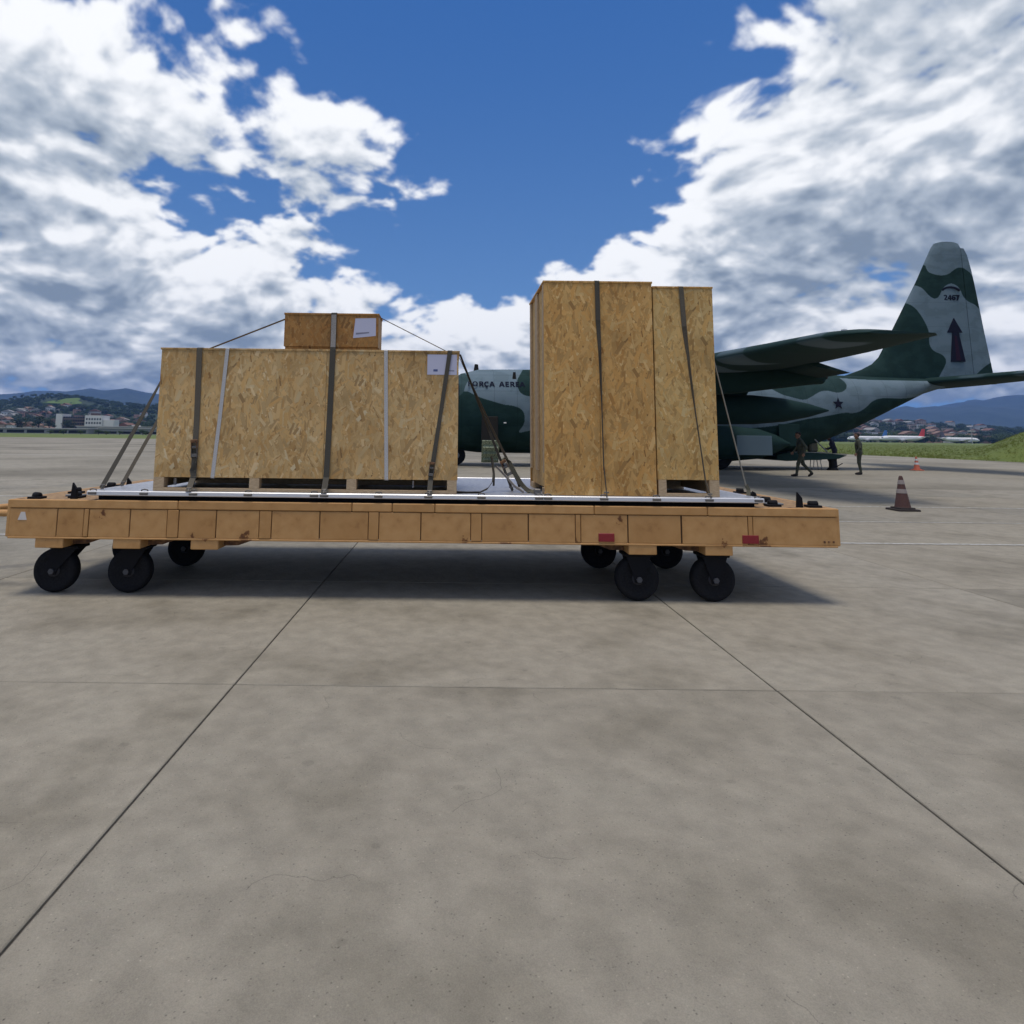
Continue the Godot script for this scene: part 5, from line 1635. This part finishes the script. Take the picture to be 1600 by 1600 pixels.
func house(at: Vector3, size: Vector3, turn: float, where: String, group: String, flat := false) -> void:
	var wi := rng.randi() % 4
	var ri := rng.randi() % 3
	var wall: Material = M.house_walls[wi]
	var roof: Material = M.house_roofs[ri]
	var label := "%s %s house with %s %s roof %s" % ["wide" if size.x > 14.0 else "small", ["cream", "brick-red", "white", "tan"][wi], ["dark red", "grey", "orange-brown"][ri], "flat" if flat else "pitched", where]
	var h := thing("house", label, "house", at, group)
	h.rotation.y = turn
	var w := mb()
	box(w, Vector3(0, size.y * 0.5 - 1.5, 0), Vector3(size.x, size.y + 3.0, size.z), 0.02)
	inst("wall", w.commit(), wall, h)
	var rf := mb()
	if flat:
		box(rf, Vector3(0, size.y + 0.15, 0), Vector3(size.x + 0.4, 0.28, size.z + 0.4), 0.02)
	else:
		var rh := size.x * 0.22
		prism(rf, PackedVector2Array([Vector2(-size.x * 0.56, size.y + 0.002), Vector2(size.x * 0.56, size.y + 0.002), Vector2(0, size.y + rh)]), -size.z * 0.55, size.z * 0.55)
	inst("roof", rf.commit(), roof, h)
	var wd := mb()
	box(wd, Vector3.ZERO, Vector3(1.1, 1.2, 0.12), 0.02)
	var wm := wd.commit()
	var rows := maxi(1, int(size.y / 3.0))
	var colsn := maxi(2, int(size.x / 3.2))
	for j in rows:
		for i in colsn:
			inst("window", wm, M.glass, h, Transform3D(Basis(), Vector3((float(i) + 0.5) / colsn * size.x - size.x * 0.5, 1.6 + 3.0 * j, size.z * 0.5 + 0.02)))

func airliner(label: String, at: Vector3, flip: float, tail: Material, length: float) -> void:
	var a := thing("airliner", label, "airliner", at, "white airliners parked beyond the grass")
	var k := length / 36.0
	var B := Basis.from_scale(Vector3(k * flip, k, k))
	var T := Transform3D(B, Vector3.ZERO)
	var f := mb()
	var rings := []
	for q in [[-18.0, 2.9, 0.05], [-17.3, 3.0, 0.8], [-16.0, 3.2, 1.45], [-14.0, 3.4, 1.85], [-11.0, 3.5, 1.95], [8.0, 3.5, 1.95], [12.0, 3.75, 1.65], [15.5, 4.2, 1.0], [18.0, 4.6, 0.25]]:
		rings.append(ring(T * Vector3(q[0], q[1], 0), B * Vector3(0, q[2], 0), B * Vector3(0, 0, q[2]), 18))
	loft(f, rings)
	var fo := inst("fuselage", f.commit(), M.white, a)
	var win := mb()
	for i in 40: box(win, T * Vector3(-12.0 + i * 0.58, 4.0, 1.93), Vector3(0.3, 0.36, 0.08) * k, 0.02)
	inst("window_row", win.commit(), M.glass, fo)
	var cw := mb()
	box(cw, T * Vector3(-16.3, 4.1, 0.7), Vector3(1.0, 0.5, 1.2) * k, 0.1)
	inst("cockpit_window", cw.commit(), M.glass, fo)
	var fn := mb()
	prism(fn, PackedVector2Array([Vector2(11.2, 5.0), Vector2(13.0, 5.6), Vector2(15.8, 10.9), Vector2(18.0, 10.9), Vector2(17.2, 5.0)]), -0.18, 0.18, T)
	inst("fin", fn.commit(), tail, a)
	for s in [-1.0, 1.0]:
		var w := mb()
		loft(w, [PackedVector3Array([T * Vector3(-4.5, 2.3, 1.4 * s), T * Vector3(-1.5, 2.75, 1.4 * s), T * Vector3(2.2, 2.3, 1.4 * s), T * Vector3(-1.5, 2.0, 1.4 * s)]), PackedVector3Array([T * Vector3(3.0, 3.5, 16.0 * s), T * Vector3(3.6, 3.6, 16.0 * s), T * Vector3(4.6, 3.5, 16.0 * s), T * Vector3(3.6, 3.42, 16.0 * s)])])
		inst("wing", w.commit(), M.white, a)
		var sbm := mb()
		loft(sbm, [PackedVector3Array([T * Vector3(13.6, 4.6, 0.4 * s), T * Vector3(14.8, 4.8, 0.4 * s), T * Vector3(16.6, 4.6, 0.4 * s), T * Vector3(14.8, 4.45, 0.4 * s)]), PackedVector3Array([T * Vector3(16.2, 5.0, 6.0 * s), T * Vector3(16.6, 5.08, 6.0 * s), T * Vector3(17.4, 5.0, 6.0 * s), T * Vector3(16.6, 4.94, 6.0 * s)])])
		inst("stabiliser", sbm.commit(), M.white, a)
		var e := mb()
		var er := []
		for q in [[-5.2, 0.8], [-4.8, 0.95], [-3.4, 0.9], [-2.2, 0.55]]: er.append(ring(T * Vector3(q[0], 1.5, 5.6 * s), B * Vector3(0, q[1], 0), B * Vector3(0, 0, q[1]), 14))
		loft(e, er)
		inst("engine", e.commit(), M.metal_grey, a)
	for q in [[-13.0, 0.0], [1.2, 2.6], [1.2, -2.6]]:
		var lg := mb()
		tube(lg, [T * Vector3(q[0], 0.45, q[1]), T * Vector3(q[0], 2.4, q[1])], 0.14 * k, 6)
		lathe(lg, [Vector2(0.45, -0.35), Vector2(0.45, 0.35)], Transform3D(Basis.from_scale(Vector3.ONE * k), T * Vector3(q[0], 0.45, q[1])), 14)
		inst("landing_gear", lg.commit(), M.rubber, a)

func shed(label: String, x0: float, x1: float, z: float, h: float, dep: float, wall: Material, roof: Material, dark_band: float) -> void:
	var s := thing("low_building", label, "building", Vector3((x0 + x1) * 0.5, 0, z), "low airport buildings beyond the apron")
	one_box("wall", Vector3(x0, -0.3, z - dep), Vector3(x1, h, z), wall, s, 0.05)
	one_box("roof", Vector3(x0 - 0.5, h + 0.01, z - dep - 0.5), Vector3(x1 + 0.5, h + 0.5, z + 0.8), roof, s, 0.05)
	if dark_band > 0.0:
		var n := int((x1 - x0) / 13.0)
		for i in n:
			if rng.randf() < 0.3: continue
			var a := lerpf(x0, x1, (i + rng.randf_range(0.0, 0.15)) / n)
			one_box("bay_opening", Vector3(a, 0.3, z - 0.2), Vector3(a + (x1 - x0) / n * 0.84, dark_band, z + 0.06), M.hole, s, 0.03)

func background() -> void:
	hill_noise = noise(201, 0.004, 4)
	mtn_noise = noise(202, 0.0011, 5)
	var zs := []
	for i in 40: zs.append(-740.0 - 1860.0 * pow(i / 39.0, 1.3))
	obj("hills", grid_mesh(-2700, 2800, 200, zs, hill_height), M.hill).set_meta("kind", "structure")
	var zm := []
	for i in 46: zm.append(-2650.0 - 3800.0 * i / 45.0)
	obj("mountains", grid_mesh(-8200, 8200, 260, zm, mountain_height), M.mountain).set_meta("kind", "structure")
	# grass bank with blades
	var zb := []
	for i in 120: zb.append(20.0 - 320.0 * i / 119.0)
	obj("grass_bank", grid_mesh(41.9, 240.0, 110, zb, mound_height), M.grass_ground).set_meta("kind", "structure")
	var tuft := mb()
	for k in 7:
		var a := TAU * k / 7.0
		var o := Vector3(cos(a), 0, sin(a)) * 0.05
		var tip := o * 3.2 + Vector3(0, 0.16 + 0.05 * (k % 3), 0)
		var sd := Vector3(-sin(a), 0, cos(a)) * 0.014
		tri(tuft, o - sd, o + sd, tip, Vector3(cos(a), 0.6, sin(a)).normalized())
	var tmesh := tuft.commit()
	for v in 2:
		var mm := MultiMesh.new()
		mm.transform_format = MultiMesh.TRANSFORM_3D
		mm.mesh = tmesh
		mm.instance_count = 26000
		for i in mm.instance_count:
			var z := -38.0 - 240.0 * pow(rng.randf(), 2.4)
			var x := 42.0 + (45.0 - z * 0.5) * pow(rng.randf(), 1.2)
			var s := rng.randf_range(0.35, 0.95)
			mm.set_instance_transform(i, Transform3D(Basis(Vector3.UP, rng.randf() * TAU).scaled(Vector3(s, s * rng.randf_range(0.7, 1.3), s)), Vector3(x, mound_height(x, z) - 0.01, z)))
		var mi := MultiMeshInstance3D.new()
		mi.multimesh = mm
		mi.material_override = [M.blade, M.blade_dry][v]
		mi.name = numbered(["grass", "dry_grass"][v])
		add_child(mi)
		mi.set_meta("kind", "stuff")
		tag(mi, ["green grass growing on the bank beside the apron", "yellowed grass mixed into the bank beside the apron"][v], "grass")
	# woods on the hills
	var tms := tree_meshes()
	for v in 3:
		var mw := MultiMesh.new()
		mw.transform_format = MultiMesh.TRANSFORM_3D
		mw.mesh = tms[v][0]
		mw.instance_count = 2300
		for i in mw.instance_count:
			var d := 640.0 + 900.0 * rng.randf()
			var az := rng.randf_range(-0.86, 1.02)
			var x := az * d
			while hill_noise.get_noise_2d(x * 2.0 + 500.0, -d * 2.0) < -0.12 + 0.0 * d:
				d = 640.0 + 900.0 * rng.randf()
				x = rng.randf_range(-0.86, 1.02) * d
			var s := rng.randf_range(8.0, 15.0)
			mw.set_instance_transform(i, Transform3D(Basis(Vector3.UP, rng.randf() * TAU).scaled(Vector3(s * 1.25, s, s * 1.25)), Vector3(x, hill_height(x, -d) - s * 0.25, -d)))
		var mo := MultiMeshInstance3D.new()
		mo.multimesh = mw
		mo.material_override = [M.leaf, M.leaf_dark, M.leaf][v]
		mo.name = numbered("woodland")
		add_child(mo)
		mo.set_meta("kind", "stuff")
		tag(mo, "dark green woodland covering the hills behind the airport", "woodland")
	# bright clearing on the left hill
	var cl := mb()
	var cen := Vector2(-752.0, -1250.0)
	var prev := Vector3.ZERO
	for k in 25:
		var a := TAU * k / 24.0
		var rr := 20.0 + 6.0 * sin(a * 3.0 + 1.0)
		var x := cen.x + cos(a) * rr * 1.3
		var z := cen.y + sin(a) * rr * 2.2
		var p := Vector3(x, hill_height(x, z) + 7.0, z)
		if k > 0: tri(cl, Vector3(cen.x, hill_height(cen.x, cen.y) + 8.0, cen.y), prev, p, Vector3(0, 0.9, 0.4).normalized())
		prev = p
	obj("meadow", cl, M.meadow).set_meta("kind", "structure")
	# single trees that stand out
	for q in [[-374.0, -560.0, 15.0], [-362.0, -566.0, 16.5], [-350.0, -562.0, 14.0], [-338.0, -570.0, 13.0]]:
		tree(tms, Vector3(q[0], hill_height(q[0], q[1]) - 0.05, q[1]), q[2], q[2] * 1.3, M.leaf_dark, "tall dark tree left of the brown-fronted airport building", "dark trees by the brown building")
	for q in [[-292.0, -590.0, 9.0], [-281.0, -596.0, 11.0], [-270.0, -600.0, 8.0], [-262.0, -585.0, 9.0]]:
		tree(tms, Vector3(q[0], hill_height(q[0], q[1]) - 0.05, q[1]), q[2], q[2] * 1.2, M.leaf, "mid green tree right of the white airport building block", "trees by the white block")
	for q in [[395.0, -610.0, 9.0], [420.0, -620.0, 10.0], [437.0, -606.0, 8.0], [452.0, -615.0, 11.0], [468.0, -625.0, 9.0], [486.0, -612.0, 10.0], [510.0, -640.0, 9.0], [455.0, -660.0, 12.0]]:
		tree(tms, Vector3(q[0], hill_height(q[0], q[1]) - 0.05, q[1]), q[2], q[2] * 1.3, M.leaf_light if rng.randf() < 0.4 else M.leaf, "green tree standing behind the parked white airliners", "trees behind the airliners")
	# houses
	M.house_walls = [plain(lin(0.50, 0.46, 0.40), 0.9), plain(lin(0.36, 0.22, 0.16), 0.9), plain(lin(0.60, 0.58, 0.55), 0.9), plain(lin(0.42, 0.32, 0.25), 0.9)]
	M.house_roofs = [plain(lin(0.17, 0.085, 0.06), 0.9), plain(lin(0.27, 0.26, 0.245), 0.9), plain(lin(0.22, 0.135, 0.095), 0.9)]
	for i in 110:
		var d := 640.0 + 420.0 * pow(rng.randf(), 1.5)
		var x := -d * rng.randf_range(0.475, 0.71)
		var y := hill_height(x, -d)
		house(Vector3(x, y, -d), Vector3(rng.randf_range(9, 17), rng.randf_range(4.0, 8.0), rng.randf_range(8, 12)), rng.randf_range(-0.5, 0.5), "on the wooded hillside at left", "houses on the left hillside", rng.randf() < 0.35)
	for i in 75:
		var d := rng.randf_range(700.0, 1300.0)
		var x := d * rng.randf_range(0.62, 0.84)
		var y := hill_height(x, -d)
		house(Vector3(x, y, -d), Vector3(rng.randf_range(8, 17), rng.randf_range(4.0, 10.0), rng.randf_range(8, 14)), rng.randf_range(-0.5, 0.5), "in the town below the mountains at right", "houses in the right-hand town", rng.randf() < 0.4)
	# long airport building on the left: white tower, dark brown front, white block
	var gy := 3.0
	var bd := thing("airport_building", "long brown-fronted building with white end tower and white block on the left", "building", Vector3(-345, gy, -600))
	var wm := plain(lin(0.62, 0.60, 0.57), 0.8)
	var brown := plain(lin(0.085, 0.055, 0.045), 0.8)
	one_box("end_tower", Vector3(-367, -1.5, -612), Vector3(-361, 17.5, -598), wm, bd, 0.1)
	var fr := one_box("long_front", Vector3(-360.9, -1.5, -611), Vector3(-340.1, 15.0, -599), brown, bd, 0.1)
	for j in 4:
		one_box("floor_band", Vector3(-360.6, 3.6 + 3.0 * j, -599.3), Vector3(-340.4, 4.3 + 3.0 * j, -598.85), plain(lin(0.16, 0.12, 0.10), 0.8), fr, 0.02)
		for i in 9: one_box("window", Vector3(-360.2 + 2.2 * i, 4.6 + 3.0 * j, -599.2), Vector3(-358.8 + 2.2 * i, 6.2 + 3.0 * j, -598.93), M.glass, fr, 0.02)
	var blk := one_box("white_block", Vector3(-340, -1.5, -612), Vector3(-324, 16.4, -598), wm, bd, 0.1)
	for j in 3:
		for i in 6: one_box("window", Vector3(-338.8 + 2.5 * i, 5.0 + 3.6 * j, -598.2), Vector3(-337.4 + 2.5 * i, 6.7 + 3.6 * j, -597.93), M.glass, blk, 0.02)
	one_box("wing_block", Vector3(-323.9, -1.5, -610), Vector3(-314, 12.5, -600), wm, bd, 0.1)
	one_box("rooftop_plant", Vector3(-337, 16.42, -608), Vector3(-331, 18.6, -602), brown, bd, 0.1)
	# low sheds along the far edge of the field
	var grey := plain(lin(0.28, 0.27, 0.27), 0.85)
	var pale := plain(lin(0.42, 0.41, 0.40), 0.7)
	shed("long low grey shed with dark bays at the far left", -330, -236, -420, 3.0, 20, grey, pale, 2.2)
	shed("low grey shed with pale roof below the brown-fronted building", -232, -188, -424, 3.6, 18, grey, pale, 1.8)
	shed("long low pale-roofed shed left of the strapped crates", -184, -120, -416, 3.3, 22, pale, grey, 1.6)
	shed("wide low grey shed behind the white building block", -290, -200, -500, 5.2, 30, grey, pale, 0.0)
	# hedge line by the field
	for i in 16:
		var x := -208.0 + i * 7.5 + rng.randf_range(-2, 2)
		var hs := rng.randf_range(2.0, 3.4)
		var sh := thing("shrub", "low shrub in the hedge along the field's far edge", "shrub", Vector3(x, -0.1, -330.0 - rng.randf() * 8.0), "hedge shrubs along the field")
		var v: Array = tms[i % 3]
		var tr := Transform3D(Basis(Vector3.UP, rng.randf() * TAU).scaled_local(Vector3(hs * 2.2, hs, hs * 2.2)), Vector3(0, -hs * 0.1, 0))
		inst("foliage", v[0], M.leaf, sh, tr)
		inst("stem", v[1], M.bark, sh, tr)
	# parked airliners on the right
	airliner("white airliner with a red tail, parked facing left", Vector3(393.0, 0, -560), 1.0, plain(lin(0.60, 0.05, 0.045), 0.5), 40.0)
	airliner("white airliner with a blue tail behind the red-tailed one", Vector3(391.0, 0, -604), 1.0, plain(lin(0.05, 0.16, 0.42), 0.5), 38.0)
	airliner("white airliner with a dark grey tail, parked facing right", Vector3(443.0, 0, -560), -1.0, plain(lin(0.10, 0.09, 0.12), 0.5), 34.0)
	# floodlight mast
	var mst := thing("light_mast", "slim pale floodlight mast beyond the airliners", "mast", Vector3(366, 0, -452))
	var mp := mb()
	tube(mp, [Vector3(366, -0.2, -452), Vector3(366, 8.6, -452)], [0.28, 0.2], 8)
	obj("pole", mp, pale, mst)
	one_box("lamp_head", Vector3(363.4, 8.5, -452.5), Vector3(368.6, 9.3, -451.5), pale, mst, 0.1)

func _ready() -> void:
	rng.seed = 4
	environment()
	materials()
	ground()
	background()
	plane()
	dolly()
	pallet()
	crates()
	straps()
	people()
	cones()
